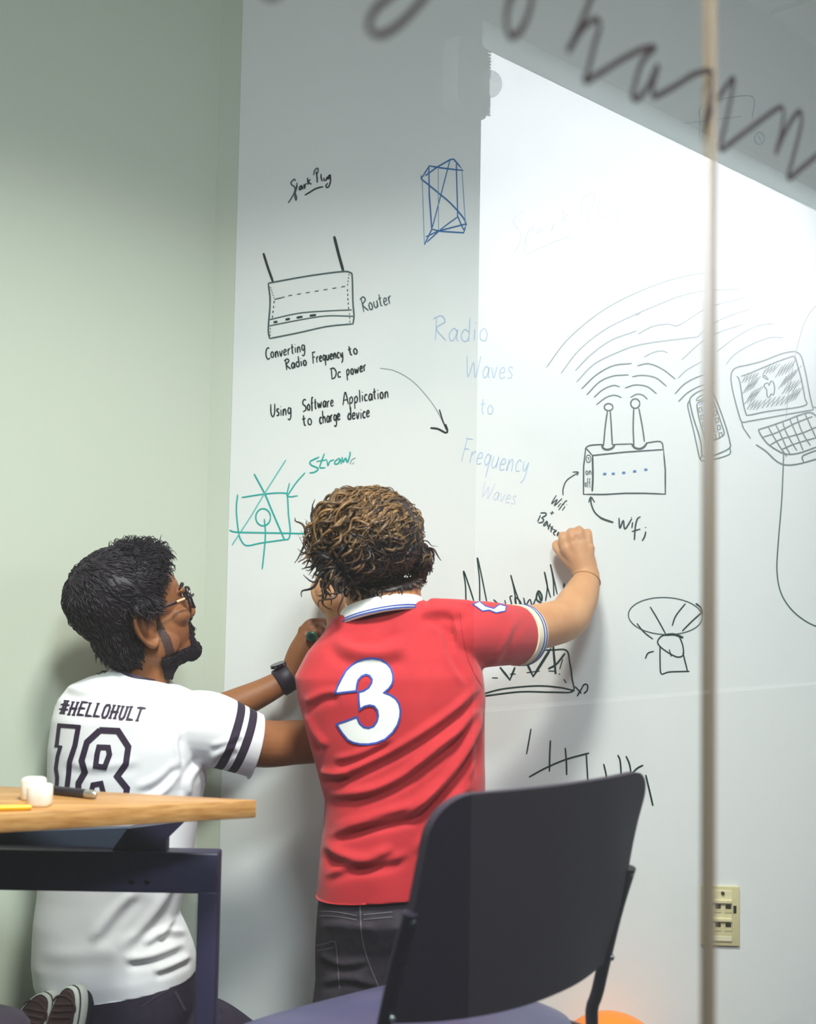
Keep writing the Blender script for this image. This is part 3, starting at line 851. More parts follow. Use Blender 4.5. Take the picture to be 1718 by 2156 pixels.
LM = [(arc(1401, 1297, 78, 39, 0, 360, 32, 0.04), 2.4, 1, True)] + [(c9(p), w, mi) for p, w, mi in (
    ([(1560, 345), (1590, 370), (1602, 410)], 4, 0), ([(1285, 365), (1330, 440), (1378, 528)], 2.8, 0), ([(1498, 345), (1440, 420), (1418, 480)], 2.8, 0), ([(1602, 395), (1540, 450), (1478, 512)], 3, 0), ([(1205, 465), (1250, 520), (1302, 560)], 2.6, 0),
    ([(1375, 535), (1430, 532), (1485, 552)], 5, 0), ([(1460, 540), (1482, 600), (1484, 655), (1450, 668), (1400, 645), (1345, 605), (1330, 575), (1350, 545), (1375, 535)], 2.8, 0), ([(1345, 600), (1345, 690), (1352, 768), (1400, 758), (1522, 754)], 2.8, 0),
    ([(1482, 640), (1510, 752)], 3.4, 0), ([(1400, 622), (1412, 665)], 2.6, 0), ([(1308, 633), (1272, 645), (1256, 678)], 2.8, 0))]
drawing('dish_drawing', 'black sketch of a round dish on a boxy foot, left of glass joint', LM, [GREEN, KD])
TL = [([(567, 1100), (555, 1170), (540, 1255)], 3), ([(684, 1170), (680, 1260), (678, 1360)], 3.4), ([(773, 1215), (780, 1300), (782, 1380)], 3.4), ([(555, 1392), (660, 1335), (780, 1285), (917, 1247)], 3.6), ([(900, 1250), (905, 1340), (912, 1450)], 3.2),
      ([(1005, 1312), (1020, 1380), (1028, 1460)], 3.4), ([(1090, 1258), (1105, 1300), (1112, 1420)], 3.4), ([(1140, 1265), (1162, 1320), (1172, 1400)], 3.4), ([(1243, 1320), (1200, 1345), (1140, 1415)], 3.6), ([(1258, 1378), (1280, 1470), (1302, 1565)], 3.6)]
drawing('tally_drawing', 'row of loose black tally strokes above the black chair back', [(c9(p), w, 0) for p, w in TL], [GREEN])
drawing('box_drawing', 'very faint blue box outline above the bright reflection at top right', [([(1475, 262), (1480, 222), (1580, 202), (1584, 250)], 1.8), ([(1440, 260), (1560, 245)], 1.6), ([(1474, 225), (1472, 290)], 1.6), (arc(1599, 291, 10, 13, 0, 360, 16), 1.6), ([(1596, 284), (1602, 298)], 1.6)], [ink('blue_ink_ghost', (186, 202, 205))])

# brown lettering on the glass
BRN = mat('brown_glass_marker', lin((44, 30, 30)), 0.5)
def gplane(px, py):
    return glass(px, py, 0.0006)
GL = [([(540, -40), (560, -8), (585, -12), (600, -40)], 14), ([(930, -70), (905, -20), (872, 20), (840, 52), (808, 72), (785, 70), (776, 52), (790, 20), (818, -5), (850, -35)], 16),
      ([(1090, -30), (1072, 5), (1066, 40), (1070, 68), (1078, 78), (1098, 62), (1112, 30), (1120, -10), (1110, -40)], 14),
      ([(1262, -50), (1235, 20), (1210, 80), (1196, 108), (1225, 62), (1255, 40), (1262, 55), (1250, 100), (1238, 150), (1232, 172), (1262, 155), (1310, 125), (1352, 104), (1380, 99), (1366, 110)], 13),
      ([(1378, 100), (1352, 130), (1336, 180), (1332, 205), (1345, 206), (1365, 180), (1385, 138), (1378, 165), (1374, 195), (1380, 203), (1420, 182), (1465, 155), (1500, 152), (1501, 175), (1495, 215), (1484, 262)], 13),
      ([(1484, 262), (1505, 220), (1530, 180), (1545, 165), (1540, 200), (1528, 260), (1517, 314), (1550, 292), (1600, 255), (1642, 226), (1650, 238), (1645, 275), (1632, 325)], 12),
      ([(1632, 325), (1652, 280), (1672, 245), (1686, 236), (1686, 265), (1670, 330), (1660, 374), (1690, 352), (1740, 310)], 12)]
mm = M()
for k, (p, w) in enumerate(GL):
    ribbon(mm, p, w, gplane, GN, layer=0.00002 * k)
gw = link('glass_lettering', mm, mats=BRN, smooth=False, recalc=False)
tag(gw, 'large brown joined-up marker lettering across the top of the glass', 'writing')
# ------------------------------------------------------------------ table
TZ = EYE - 0.35
def wood():
    m = bpy.data.materials.new('oak_laminate')
    m.use_nodes = True
    nt = m.node_tree
    b = nt.nodes['Principled BSDF']
    b.inputs['Roughness'].default_value = 0.38
    tc = nt.nodes.new('ShaderNodeTexCoord')
    mp = nt.nodes.new('ShaderNodeMapping'); mp.inputs['Scale'].default_value = (5, 40, 130)
    mp.inputs['Rotation'].default_value = (0, 0, 0.38)
    nz = nt.nodes.new('ShaderNodeTexNoise'); nz.inputs['Scale'].default_value = 1.0; nz.inputs['Detail'].default_value = 6
    r = nt.nodes.new('ShaderNodeValToRGB')
    r.color_ramp.elements[0].position = 0.32; r.color_ramp.elements[1].position = 0.7
    r.color_ramp.elements[0].color = (*lin((166, 112, 58)), 1); r.color_ramp.elements[1].color = (*lin((206, 158, 98)), 1)
    nt.links.new(tc.outputs['Object'], mp.inputs[0]); nt.links.new(mp.outputs[0], nz.inputs['Vector'])
    nt.links.new(nz.outputs['Fac'], r.inputs[0]); nt.links.new(r.outputs[0], b.inputs['Base Color'])
    return m
C0 = onz(541, 1684, TZ); F0 = onz(0, 1655, TZ); N0 = onz(0, 1713, TZ)
dF = (F0 - C0).normalized(); dN = (N0 - C0).normalized()
A1 = C0 + dF * 0.95; A2 = C0 + dN * 1.0
TTH = 37.0 / FPX * C0.y
tcen = (A1 + A2 + C0) / 3
troot = empty('table', (tcen.x, tcen.y, 0), 'oak topped table with dark metal beam and leg at left', 'table')
bm = bmesh.new()
poly = [C0, A1, A1 + dN * 0.5, A2 + dF * 0.1, A2]
poly = [C0, C0 + dF * .62, C0 + dF * .62 + dN * .42, C0 + dN * .62]
vs = [bm.verts.new((p.x, p.y, TZ - TTH)) for p in poly]
fc = bm.faces.new(vs)
r = bmesh.ops.extrude_face_region(bm, geom=[fc])
for v in [g for g in r['geom'] if isinstance(g, bmesh.types.BMVert)]:
    v.co.z = TZ
bmesh.ops.bevel(bm, geom=bm.edges[:], offset=0.0022, segments=2, profile=0.5, affect='EDGES')
bm.normal_update()
me = bpy.data.meshes.new('tabletop'); bm.to_mesh(me); bm.free()
link('tabletop', me, troot, wood())
steel = mat('dark_navy_steel', lin((52, 48, 76)), 0.42, spec=0.5)
steel2 = mat('slate_steel', lin((66, 76, 96)), 0.45)
# beam and leg under the top
YB = C0.y + 0.055
bl = W(-60, 1849, YB + 0.02); br_ = W(415, 1884, YB - 0.005)
ztop = W(440, 1797, YB).z
zbot = (W(415, 1884, YB - 0.005).z)
xr = W(461, 1850, YB + 0.015).x
xi = W(414, 1950, YB).x
xl = W(-120, 1850, YB).x
bd = 0.045
link('beam', M().box(((xl + xr) / 2, YB + bd / 2, (ztop + zbot) / 2), (xr - xl, bd, ztop - zbot), None, 0.004), troot, steel)
link('leg', M().box(((xi + xr) / 2, YB + bd / 2, (zbot + 0.0) / 2 + 0.002), (xr - xi, bd, zbot + 0.004), None, 0.003), troot, steel)
xm = W(340, 1800, YB).x
gus = M()
gp = [(390, 1729), (268, 1745), (232, 1795), (349, 1795), (350, 1768)]
gus.slab([W(a, b_, YB + 0.010) for a, b_ in gp], (0, 1, 0), 0.03)
link('bracket', gus, troot, steel)
rail = M()
rp = [(-120, 1757), (300, 1742), (300, 1795), (-120, 1806)]
rail.slab([W(a, b_, YB + 0.06) for a, b_ in rp], (0, 1, 0), 0.02)
link('rail', rail, troot, steel2)
for x_ in (277, 310):
    s_ = M().ball(W(x_, 1856, YB - 0.001), (0.005, 0.002, 0.005), nu=10, nv=6)
    link('bolt', s_, troot, mat('bolt_dark', lin((30, 26, 40)), 0.4, 0.5))

# things on the table
marsh = mat('marshmallow', lin((246, 240, 228)), 0.8, noise=(60, lin((236, 222, 196)), 0.55, 0.8), sss=0.15)
def marshmallow(px, py, wpx, hpx, label):
    base = onz(px, py, TZ)
    sc = base.y / FPX
    mm = M()
    R_, H_ = wpx * sc / 2, hpx * sc
    rows = []
    for (z, r_) in ((0, .80), (.04, .93), (.14, 1), (.5, 1.01), (.86, 1), (.96, .92), (1.0, .78), (1.005, .4)):
        rows.append([base + Vector((R_ * r_ * math.copysign(abs(math.cos(a)) ** .7, math.cos(a)), R_ * r_ * math.copysign(abs(math.sin(a)) ** .7, math.sin(a)), z * H_)) for a in [2 * math.pi * k / 28 for k in range(28)]])
    mm.quadgrid(rows)
    return tag(link('marshmallow', mm, mats=marsh, smooth='all'), label, 'marshmallow', 'marshmallows on the table')
marshmallow(70, 1683, 49, 45, 'white marshmallow standing behind the nearer marshmallow on the table')
marshmallow(83, 1697, 50, 45, 'front white marshmallow nearest the table edge')
ma, mb_ = onz(52, 1666, TZ), onz(203, 1683, TZ)
mr = 9.0 / FPX * ma.y
ma.z += mr; mb_.z += mr
md = (mb_ - ma).normalized()
mroot = empty('marker_pen', ((ma + mb_) / 2) - Vector((0, 0, mr)), 'black marker pen lying on the table behind the marshmallows', 'pen')
blackp = mat('black_plastic', lin((40, 34, 44)), 0.3)
link('barrel', M().tube([ma + md * 0.012, mb_ - md * 0.022], mr, 18), mroot, blackp)
silver = mat('silver_tip', lin((190, 186, 176)), 0.25, 0.7)
link('cap', M().tube([mb_ - md * 0.022, mb_ - md * 0.010, mb_ - md * 0.003, mb_], [mr * .98, mr * .98, mr * .8, mr * .4], 18), mroot, silver)
link('tip', M().tube([ma, ma + md * 0.012], [mr * .55, mr * .75], 14), mroot, blackp)
ya, yb_ = onz(-60, 1709, TZ), onz(66, 1706, TZ)
yel = mat('yellow_plastic', lin((250, 190, 20)), 0.4)
yd = (yb_ - ya).normalized()
sk = M().tube([ya + Vector((0, 0, .0045)), yb_ - yd * .006 + Vector((0, 0, .0045)), yb_ + Vector((0, 0, .0045))], [.0045, .0045, .003], 14)
tag(link('stick', sk, mats=yel), 'yellow stick at the left table edge before the marshmallows', 'stick')

# ------------------------------------------------------------------ stacking chairs
mesh_b = mat('black_chair_fabric', lin((38, 27, 46)), 0.75, bump=(900, 0.25, 0.001), sheen=0.05)
frame_b = mat('black_chair_frame', lin((34, 28, 42)), 0.35)
seat_b = mat('blue_violet_vinyl', lin((80, 80, 110)), 0.42, noise=(9, lin((92, 88, 118)), 0.4, 0.7))
chrome = mat('rivet_metal', lin((150, 160, 165)), 0.25, 0.9)
HW = 0.220
def build_chair(label):
    """local axes: x to the sitter's right seen from behind, y forward (seat side), z up"""
    root = empty('stacking_chair', (0, 0, 0), label, 'chair', 'black stacking chairs')
    ORIGIN[root.name] = Vector()
    def sag(x):                          # the back bows away from the sitter
        return -0.030 * (1 - (x / HW) ** 2)
    def prof(z):                         # rake of the back
        return -0.10 * max(0, z - 0.50) / 0.36
    zt, zb = 0.857, 0.545
    nx, nz = 40, 24
    def outline(z):
        t = (z - zb) / (zt - zb)
        hw = HW * (1.0 + 0.02 * t)
        rr = 0.055
        if z > zt - rr:
            d = z - (zt - rr)
            hw -= rr - math.sqrt(max(0, rr * rr - d * d))
        return hw
    front, back = [], []
    for i in range(nz + 1):
        t = i / nz
        z = zb + (zt - zb) * (1 - (1 - t) ** 1.6)
        hw = outline(min(z, zt - 1e-5))
        fr, bk = [], []
        for j in range(nx + 1):
            x = -hw + 2 * hw * j / nx
            dip = -0.020 * (1 - (x / HW) ** 2) if t < .08 else 0
            y = sag(x) + prof(z)
            zz = z + (-0.014 * (1 - (x / HW) ** 2)) * (1 - t) 
            wob = 0.004 * math.sin(26 * z + 30 * x) * max(0, (x / HW - .35))
            fr.append((x, y + 0.007 + wob, zz)); bk.append((x, y - 0.007 + wob, zz))
        front.append(fr); back.append(bk)
    bm = M()
    rows = [f + b_[::-1] for f, b_ in zip(front, back)]
    bm.quadgrid(rows)
    link('backrest', bm, root, mesh_b, local=True)
    for sx in (-1, 1):
        x = sx * (HW + 0.006)
        pts = [(x, prof(zt) * .62, 0.70), (x, prof(.62), 0.62), (x, 0.0, 0.50), (x, 0.012, 0.44), (x * 1.03, -0.02, 0.25), (x * 1.06, -0.09, 0.012)]
        link('rear_leg', M().tube([Vector(p) for p in pts], 0.0115, 14, 0.02, flat=.8), root, frame_b, local=True)
        pts = [(x, 0.02, 0.425), (x, 0.27, 0.420), (x * 1.0, 0.345, 0.405), (x * 1.02, 0.365, 0.30), (x * 1.03, 0.375, 0.012)]
        link('front_leg', M().tube([Vector(p) for p in pts], 0.0115, 14, 0.02), root, frame_b, local=True)
        for z in (0.69, 0.555):
            link('rivet', M().ball(Vector((x * 1.0, prof(z) - 0.012, z)), (0.005, 0.004, 0.005), nu=10, nv=8), root, chrome, local=True)
    for yy in (0.04, 0.31):
        link('seat_rail', M().tube([Vector((-HW, yy, .41)), Vector((HW, yy, .41))], 0.010, 10), root, frame_b, local=True)
    # seat pad with rounded corners and a waterfall front
    sm = M()
    rows = []
    y0, y1, hw = 0.005, 0.405, 0.258
    for (dz, ins) in ((0.418, .02), (0.416, .004), (0.424, 0.0), (0.440, 0.0), (0.452, .008), (0.458, .028), (0.460, .07), (0.458, .16)):
        row = []
        for k in range(72):
            a = 2 * math.pi * k / 72
            ca, sn = math.cos(a), math.sin(a)
            e = 0.5
            x = math.copysign(abs(ca) ** e, ca) * (hw - ins)
            y = (y0 + y1) / 2 + math.copysign(abs(sn) ** e, sn) * ((y1 - y0) / 2 - ins)
            drop = 0.028 * max(0, (y - 0.30) / 0.12) ** 2
            row.append((x, y, dz - drop * .5 - 0.015))
        rows.append(row)
    sm.quadgrid(rows)
    link('seat', sm, root, seat_b, local=True, smooth='all')
    return root
ch = build_chair('dark stacking chair with purple seat in front of the red shirt')
mid = W(1050, 1900, 1.85)
ch.location = (mid.x, mid.y, 0)
ch.rotation_euler = (0, 0, math.radians(41))
def copytree(o, parent=None):
    c = o.copy()
    COL.objects.link(c)
    if parent is not None:
        c.parent = parent
    for k in list(o.children):
        copytree(k, c)
    return c
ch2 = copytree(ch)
ch2['label'] = 'chair seat corner with shade in its colour in the bottom left corner of the photo'
e = onz(60, 2150, 0.42)
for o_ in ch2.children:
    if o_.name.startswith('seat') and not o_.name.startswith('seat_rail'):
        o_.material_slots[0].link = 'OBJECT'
        o_.material_slots[0].material = mesh_b  # seat shade put into its colour: backrest black replaces the violet
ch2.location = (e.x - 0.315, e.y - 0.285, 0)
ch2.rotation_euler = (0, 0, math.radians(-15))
from mathutils.geometry import tessellate_polygon
# ------------------------------------------------------------------ people
def skinmat(name, c1, c2):
    return mat(name, c1, 0.5, spec=0.35, noise=(14, c2, 0.4, 0.72), bump=(350, 0.12, 0.001), sss=0.08)
def ringloft(mm, rows, n=40, e=2.5):
    """rows: (left px, py at left, right px, py at right, depth of centre, half depth)"""
    out = []
    for (lx, ly, rx, ry, Y, b) in rows:
        A, B = W(lx, ly, Y), W(rx, ry, Y)
        c = (A + B) / 2
        u = (B - A) / 2
        row = []
        for k in range(n):
            a = 2 * math.pi * k / n
            ca, sn = math.cos(a), math.sin(a)
            row.append(c + u * math.copysign(abs(ca) ** (2 / e), ca) + Vector((0, b, 0)) * math.copysign(abs(sn) ** (2 / e), sn))
        out.append(row)
    mm.quadgrid(out)
    return mm
def limb(mm, pts, n=20, step=0.012):
    """pts: (px, py, depth, radius in m)"""
    mm.tube([W(a[0], a[1], a[2]) for a in pts], [a[3] for a in pts], n, step)
    return mm
def headparts(mm, C, R, F, U, s=1.0, neck=None):
    L = lambda x, y, z: C + (R * x + F * y + U * z) * s
    rot = Matrix((R, F, U)).transposed()
    B = lambda c, r, rr=None: mm.ball(L(*c), tuple(v * s for v in r), rot @ rr if rr is not None else rot, 24, 18)
    B((0, -.012, .042), (.074, .092, .083))              # skull
    B((0, .030, .030), (.066, .068, .070))               # brow
    B((0, .040, -.035), (.056, .056, .070))              # face
    B((0, .052, -.078), (.040, .042, .034))              # jaw
    B((0, .082, -.098), (.020, .017, .016))              # chin
    for sx in (-1, 1):
        B((.046 * sx, .012, -.062), (.020, .042, .030))  # jaw corner
        B((.038 * sx, .066, -.020), (.024, .024, .020))  # cheekbone
        B((.031 * sx, .086, .026), (.024, .012, .008))   # brow ridge
        B((.030 * sx, .080, .008), (.014, .013, .011))   # eye
    mm.tube([L(0, .086, .018), L(0, .098, -.004), L(0, .109, -.026), L(0, .094, -.035)], [.008 * s, .009 * s, .0095 * s, .007 * s], 12, 0.006)
    B((.010, .096, -.031), (.008, .010, .006)); B((-.010, .096, -.031), (.008, .010, .006))
    B((0, .093, -.056), (.022, .011, .006)); B((0, .091, -.068), (.020, .011, .007))
    return L
def earmesh(L, sx, tilt=0.0, es=1.0):
    """outer ear: rim, inner fold, bowl and lobe"""
    mm = M()
    def E(u, v, w):                       # u back(-)/front(+), v up, w outwards
        u, v = u * es, v * es
        c, s_ = math.cos(tilt), math.sin(tilt)
        uu, vv = u * c - v * s_, u * s_ + v * c
        return L(sx * (.071 + w), -.008 + uu, -.012 + vv)
    mm.tube([E(.014, .004, .004), E(.016, .020, .008), E(.004, .031, .012), E(-.012, .027, .017), E(-.020, .010, .020), E(-.017, -.008, .018), E(-.009, -.022, .013), E(.002, -.030, .009), E(.011, -.024, .005), E(.012, -.012, .003)],
            [.0028, .0036, .0042, .0044, .0044, .0042, .0046, .0072, .0056, .003], 12, 0.004)
    mm.tube([E(.004, .018, .008), E(-.007, .013, .012), E(-.009, 0, .013), E(-.004, -.012, .010)], [.003, .0036, .004, .003], 10, 0.004)
    mm.ball(E(-.003, .001, .0035), (.0062, .018 * es, .026 * es), Matrix((L(1, 0, 0) - L(0, 0, 0), L(0, 1, 0) - L(0, 0, 0), L(0, 0, 1) - L(0, 0, 0))).transposed())
    mm.ball(E(.011, -.004, .006), (.004, .004, .005))
    return mm
def pick(me, fn, mats, name, parent, thick, grow=0.0015):
    """lifts the part of a surface where fn(co) > 0 into a shell of its own, thick(co, value) out"""
    co, nn = coords(me), normals(me)
    val = fn(co)
    keep = val > 0
    idx = -np.ones(len(co), int)
    faces = [tuple(p.vertices) for p in me.polygons if all(keep[i] for i in p.vertices)]
    used = sorted({i for f in faces for i in f})
    for k, i in enumerate(used):
        idx[i] = k
    t = thick(co, val)
    v = co + nn * (t[:, None] + grow)
    mm = M()
    mm.v = [tuple(v[i]) for i in used]
    mm.f = [tuple(int(idx[i]) for i in f) for f in faces]
    mm.mi = [0] * len(mm.f)
    return mm
def hairmat(name, dark, light, rough=0.45):
    m = bpy.data.materials.new(name)
    m.use_nodes = True
    nt = m.node_tree
    b = nt.nodes['Principled BSDF']
    b.inputs['Roughness'].default_value = rough
    b.inputs['Specular IOR Level'].default_value = 0.4
    a = nt.nodes.new('ShaderNodeAttribute'); a.attribute_name = 'tone'
    r = nt.nodes.new('ShaderNodeValToRGB')
    r.color_ramp.elements[0].color = (*dark, 1); r.color_ramp.elements[1].color = (*light, 1)
    nt.links.new(a.outputs['Fac'], r.inputs[0]); nt.links.new(r.outputs[0], b.inputs['Base Color'])
    return m
def strands(cap, count, length, radius, comb, curl, freq, lift, tone, sel=None, seg=9, sides=4, jitter=.25, lenf=None, wave=None, flat=1.0, inset=.004):
    """locks of hair rooted on a cap mesh (M). Returns M and per-vertex tone"""
    V = np.array(cap.v)
    tri = []
    for f in cap.f:
        tri.append((f[0], f[1], f[2]))
        if len(f) > 3: tri.append((f[0], f[2], f[3]))
    T = np.array(tri)
    a, b_, c_ = V[T[:, 0]], V[T[:, 1]], V[T[:, 2]]
    nr = np.cross(b_ - a, c_ - a)
    ar = np.linalg.norm(nr, axis=1)
    nr = nr / (ar[:, None] + 1e-12)
    cen = (a + b_ + c_) / 3
    if sel is not None:
        ar = ar * sel(cen)
    pick_ = rng.choice(len(T), size=count, p=ar / ar.sum())
    mm = M(); tones = []
    for i in pick_:
        w = rng.dirichlet((1, 1, 1))
        pa = a[i] * w[0] + b_[i] * w[1] + c_[i] * w[2]
        p = Vector(pa); n = Vector(nr[i])
        d = Vector(comb(pa, nr[i])).normalized() + Vector(rng.normal(0, jitter, 3))
        if wave:
            d += Vector((math.sin(wave * pa[0] + 1.7 * wave * pa[2]), math.sin(1.3 * wave * pa[1] - wave * pa[2]), math.sin(wave * pa[0] * 1.4 - wave * pa[1]))) * .55
        d = (d - n * d.dot(n)); d = d.normalized() if d.length > 1e-6 else n.orthogonal().normalized()
        s_ = n.cross(d)
        Ln = length * rng.uniform(.65, 1.2) * (lenf(pa) if lenf else 1)
        ph = rng.uniform(0, 6.28) if not wave else 3.0 * math.sin(wave * .8 * pa[0]) + 3.0 * math.sin(wave * .7 * pa[2] + 1) + rng.normal(0, .5)
        fr = freq * rng.uniform(.75, 1.25); cu = curl * rng.uniform(.6, 1.3) * (lenf(pa) if lenf else 1); lf = lift * rng.uniform(.5, 1.3) * (lenf(pa) if lenf else 1)
        pts = []; rad = []
        for k in range(seg + 1):
            t = k / seg
            q = p - n * inset + d * (Ln * t) + n * (lf * math.sin(t * math.pi * .8) - Ln * t * t * .30)
            q += (s_ * math.cos(ph + fr * t * 6.28) + n * (.7 * math.sin(ph + fr * t * 6.28))) * (cu * (t ** .7))
            pts.append(q); rad.append(radius * (1 - .8 * t ** 2.2) * (.6 + .4 * min(1, t * 5)))
        b0 = len(mm.v)
        mm.tube(pts, rad, sides, None, True, flat, tuple(s_) if flat != 1 else None)
        tv = float(np.clip(tone(pa) + rng.normal(0, .2), 0, 1))
        tones += [tv] * (len(mm.v) - b0)
    return mm, tones
def hairlink(name, cap, captone, locks, tones, parent, m):
    n = len(cap.v)
    allm = M().join(cap).join(locks)
    o = link(name, allm, parent, m, smooth='all')
    at = o.data.attributes.new('tone', 'FLOAT', 'POINT')
    at.data.foreach_set('value', [captone] * n + list(tones))
    return o
def decal(target, polys, mats, name, parent, off=0.0015, step=4.0):
    """flat printed shapes (pixel outlines with material index) laid on the surface of target (world-space mesh)"""
    bvh = BVHTree.FromPolygons([tuple(v) for v in coords(target)], [tuple(p.vertices) for p in target.polygons])
    mm = M()
    for poly, mi in polys:
        bm = bmesh.new()
        vs = [bm.verts.new((p[0], p[1], 0)) for p in poly]
        for t3 in tessellate_polygon([[Vector((p[0], p[1], 0)) for p in poly]]):
            try:
                bm.faces.new([vs[i] for i in t3])
            except ValueError:
                pass
        for _ in range(6):
            long = [e for e in bm.edges if e.calc_length() > step]
            if not long: break
            bmesh.ops.subdivide_edges(bm, edges=long, cuts=1)
            bmesh.ops.triangulate(bm, faces=bm.faces[:])
        bm.verts.index_update()
        P, ok = [], []
        for v in bm.verts:
            d = ray(v.co.x, v.co.y).normalized()
            hit = bvh.ray_cast(CAMPOS, d)
            if hit[0] is None:
                P.append(CAMPOS); ok.append(False)
            else:
                P.append(hit[0] - d * (off * (1 + .5 * mi))); ok.append(True)
        base = len(mm.v)
        mm.v += [tuple(p) for p in P]
        for f in bm.faces:
            if all(ok[v.index] for v in f.verts):
                q = [P[v.index] for v in f.verts]
                if max((q[0] - q[1]).length, (q[1] - q[2]).length) < .05:
                    mm.f.append(tuple(base + v.index for v in f.verts)); mm.mi.append(mi)
        bm.free()
    used = sorted({i for f in mm.f for i in f})
    mp = {i: k for k, i in enumerate(used)}
    out = M(); out.v = [mm.v[i] for i in used]; out.f = [tuple(mp[i] for i in f) for f in mm.f]; out.mi = mm.mi
    return link(name, out, parent, mats, smooth='all', recalc=False)
def band(pts, w, closed=False):
    """outline of a line of constant width, as quads in pixels"""
    P = [np.array(p, float) for p in pts]
    if closed: P = P + [P[0]]
    out = []
    n = len(P)
    off = []
    for i in range(n):
        if closed:
            a, b_ = P[(i - 1) % (n - 1)], P[(i + 1) % (n - 1)] if i < n - 1 else P[1]
        else:
            a, b_ = P[max(i - 1, 0)], P[min(i + 1, n - 1)]
        t1 = P[i] - a; t2 = b_ - P[i]
        l1, l2 = np.linalg.norm(t1), np.linalg.norm(t2)
        t1 = t1 / l1 if l1 > 1e-6 else t2 / l2
        t2 = t2 / l2 if l2 > 1e-6 else t1
        t = t1 + t2; t = t / max(1e-6, np.linalg.norm(t))
        nrm = np.array([-t[1], t[0]])
        k = 1 / max(.5, abs(np.dot(nrm, np.array([-t1[1], t1[0]]))))
        off.append(nrm * w / 2 * k)
    for i in range(n - 1):
        out.append([tuple(P[i] + off[i]), tuple(P[i + 1] + off[i + 1]), tuple(P[i + 1] - off[i + 1]), tuple(P[i] - off[i])])
    return out
def folds(me, lines, facing=True):
    """raises soft cloth folds along pixel lines: (points, half width px, height m)"""
    co, nn = coords(me), normals(me)
    px = project(co)
    view = (np.array(CAMPOS) - co); view /= np.linalg.norm(view, axis=1)[:, None]
    fac = np.clip((nn * view).sum(1) * 2.0, 0, 1)
    disp = np.zeros(len(co))
    for pts, w, h in lines:
        q = np.array([a[:2] for a in catmull([tuple(map(float, p)) for p in pts], 12.0)])
        best = np.full(len(co), 1e9); sgn = np.ones(len(co)); tt = np.zeros(len(co))
        for i in range(len(q) - 1):
            a, b_ = q[i], q[i + 1]
            ab = b_ - a; L2 = (ab ** 2).sum() + 1e-9
            t = np.clip(((px - a) @ ab) / L2, 0, 1)
            d = px - (a + t[:, None] * ab)
            dist = np.linalg.norm(d, axis=1)
            cr = np.sign(ab[0] * d[:, 1] - ab[1] * d[:, 0])
            m_ = dist < best
            best[m_] = dist[m_]; sgn[m_] = cr[m_]; tt[m_] = (i + t[m_]) / (len(q) - 1)
        taper = np.clip(np.minimum(tt, 1 - tt) * 6, 0, 1)
        sd = best * sgn
        disp += h * taper * (np.exp(-(sd / w) ** 2) - .75 * np.exp(-((sd - 1.7 * w) / (1.1 * w)) ** 2))
    setco(me, co + nn * (disp * fac)[:, None])
def noise3(co, s, seed=0):
    r = np.random.default_rng(seed)
    out = np.zeros(len(co))
    for _ in range(7):
        k = r.normal(0, s, 3); out += np.sin(co @ k + r.uniform(0, 6.28))
    return out / 7
def hemn(a, b_):
    u = (b_ - a).normalized()
    return u.cross(Vector((0, 1, 0))).normalized() * (1 if u.cross(Vector((0, 1, 0))).z < 0 else -1)
def clampto(me, p, n, rad):
    """cuts a cloth edge flat: everything past the plane is pushed back onto it"""
    n = np.array(Vector(n).normalized()); p = np.array(p)
    co = coords(me)
    d = co - p
    t = d @ n
    r_ = np.linalg.norm(d - t[:, None] * n, axis=1)
    k = (t > 0) & (r_ < rad) & (t < .12)
    co[k] -= t[k][:, None] * n
    setco(me, co)
def pen_hand(mm, wrist, mcps, fingers, thumb, rpalm=.0135):
    """palm bones from wrist to knuckles, then fingers and thumb as (px,py,Y,r) chains"""
    for k in mcps:
        limb(mm, [wrist, ((wrist[0] + k[0]) / 2, (wrist[1] + k[1]) / 2, (wrist[2] + k[2]) / 2 - .004, rpalm * 1.1), (k[0], k[1], k[2], rpalm)], 14, .006)
    for f in fingers + [thumb]:
        limb(mm, f, 14, .004)

VOX = 0.0035
# ================================================================== person in red
RB = W(850, 1900, 2.40); RB.z = 0
red = empty('person', (RB.x, RB.y, 0), 'kneeling person in red polo shirt with number 3 writing on the whiteboard', 'person')
tan_ = skinmat('tan_skin', lin((204, 152, 108)), lin((192, 134, 92)))
TR = [(668, 1930, 1032, 1900, 2.40, .124), (668, 1878, 1032, 1848, 2.40, .125), (670, 1840, 1030, 1815, 2.40, .124), (674, 1790, 1026, 1780, 2.40, .122), (682, 1735, 1022, 1730, 2.40, .118), (684, 1680, 1021, 1680, 2.40, .116), (668, 1620, 1021, 1620, 2.40, .116), (647, 1540, 1020, 1540, 2.40, .118),
      (628, 1470, 1022, 1470, 2.40, .118), (620, 1424, 1018, 1420, 2.40, .112), (648, 1372, 1004, 1375, 2.41, .102), (680, 1334, 975, 1325, 2.42, .088), (700, 1300, 930, 1285, 2.42, .074), (735, 1285, 890, 1262, 2.42, .062)]
shirt = M()
ringloft(shirt, TR, 48, 2.6)
limb(shirt, [(940, 1345, 2.40, .066), (1010, 1336, 2.42, .066), (1060, 1336, 2.46, .0615), (1098, 1337, 2.50, .0585)], 24)      # right sleeve
limb(shirt, [(900, 1318, 2.41, .055), (985, 1325, 2.41, .058)], 20)
limb(shirt, [(716, 1400, 2.40, .066), (706, 1425, 2.46, .064), (706, 1442, 2.53, .058)], 24)                                   # left sleeve, pointing to the wall
rshirt = remesh(shirt, 0.004, 7)
clampto(rshirt, (W(668, 1878, 2.40) + W(1032, 1848, 2.40)) / 2 + Vector((0, 0, -.002)), hemn(W(668, 1878, 2.40), W(1032, 1848, 2.40)), 1.0)
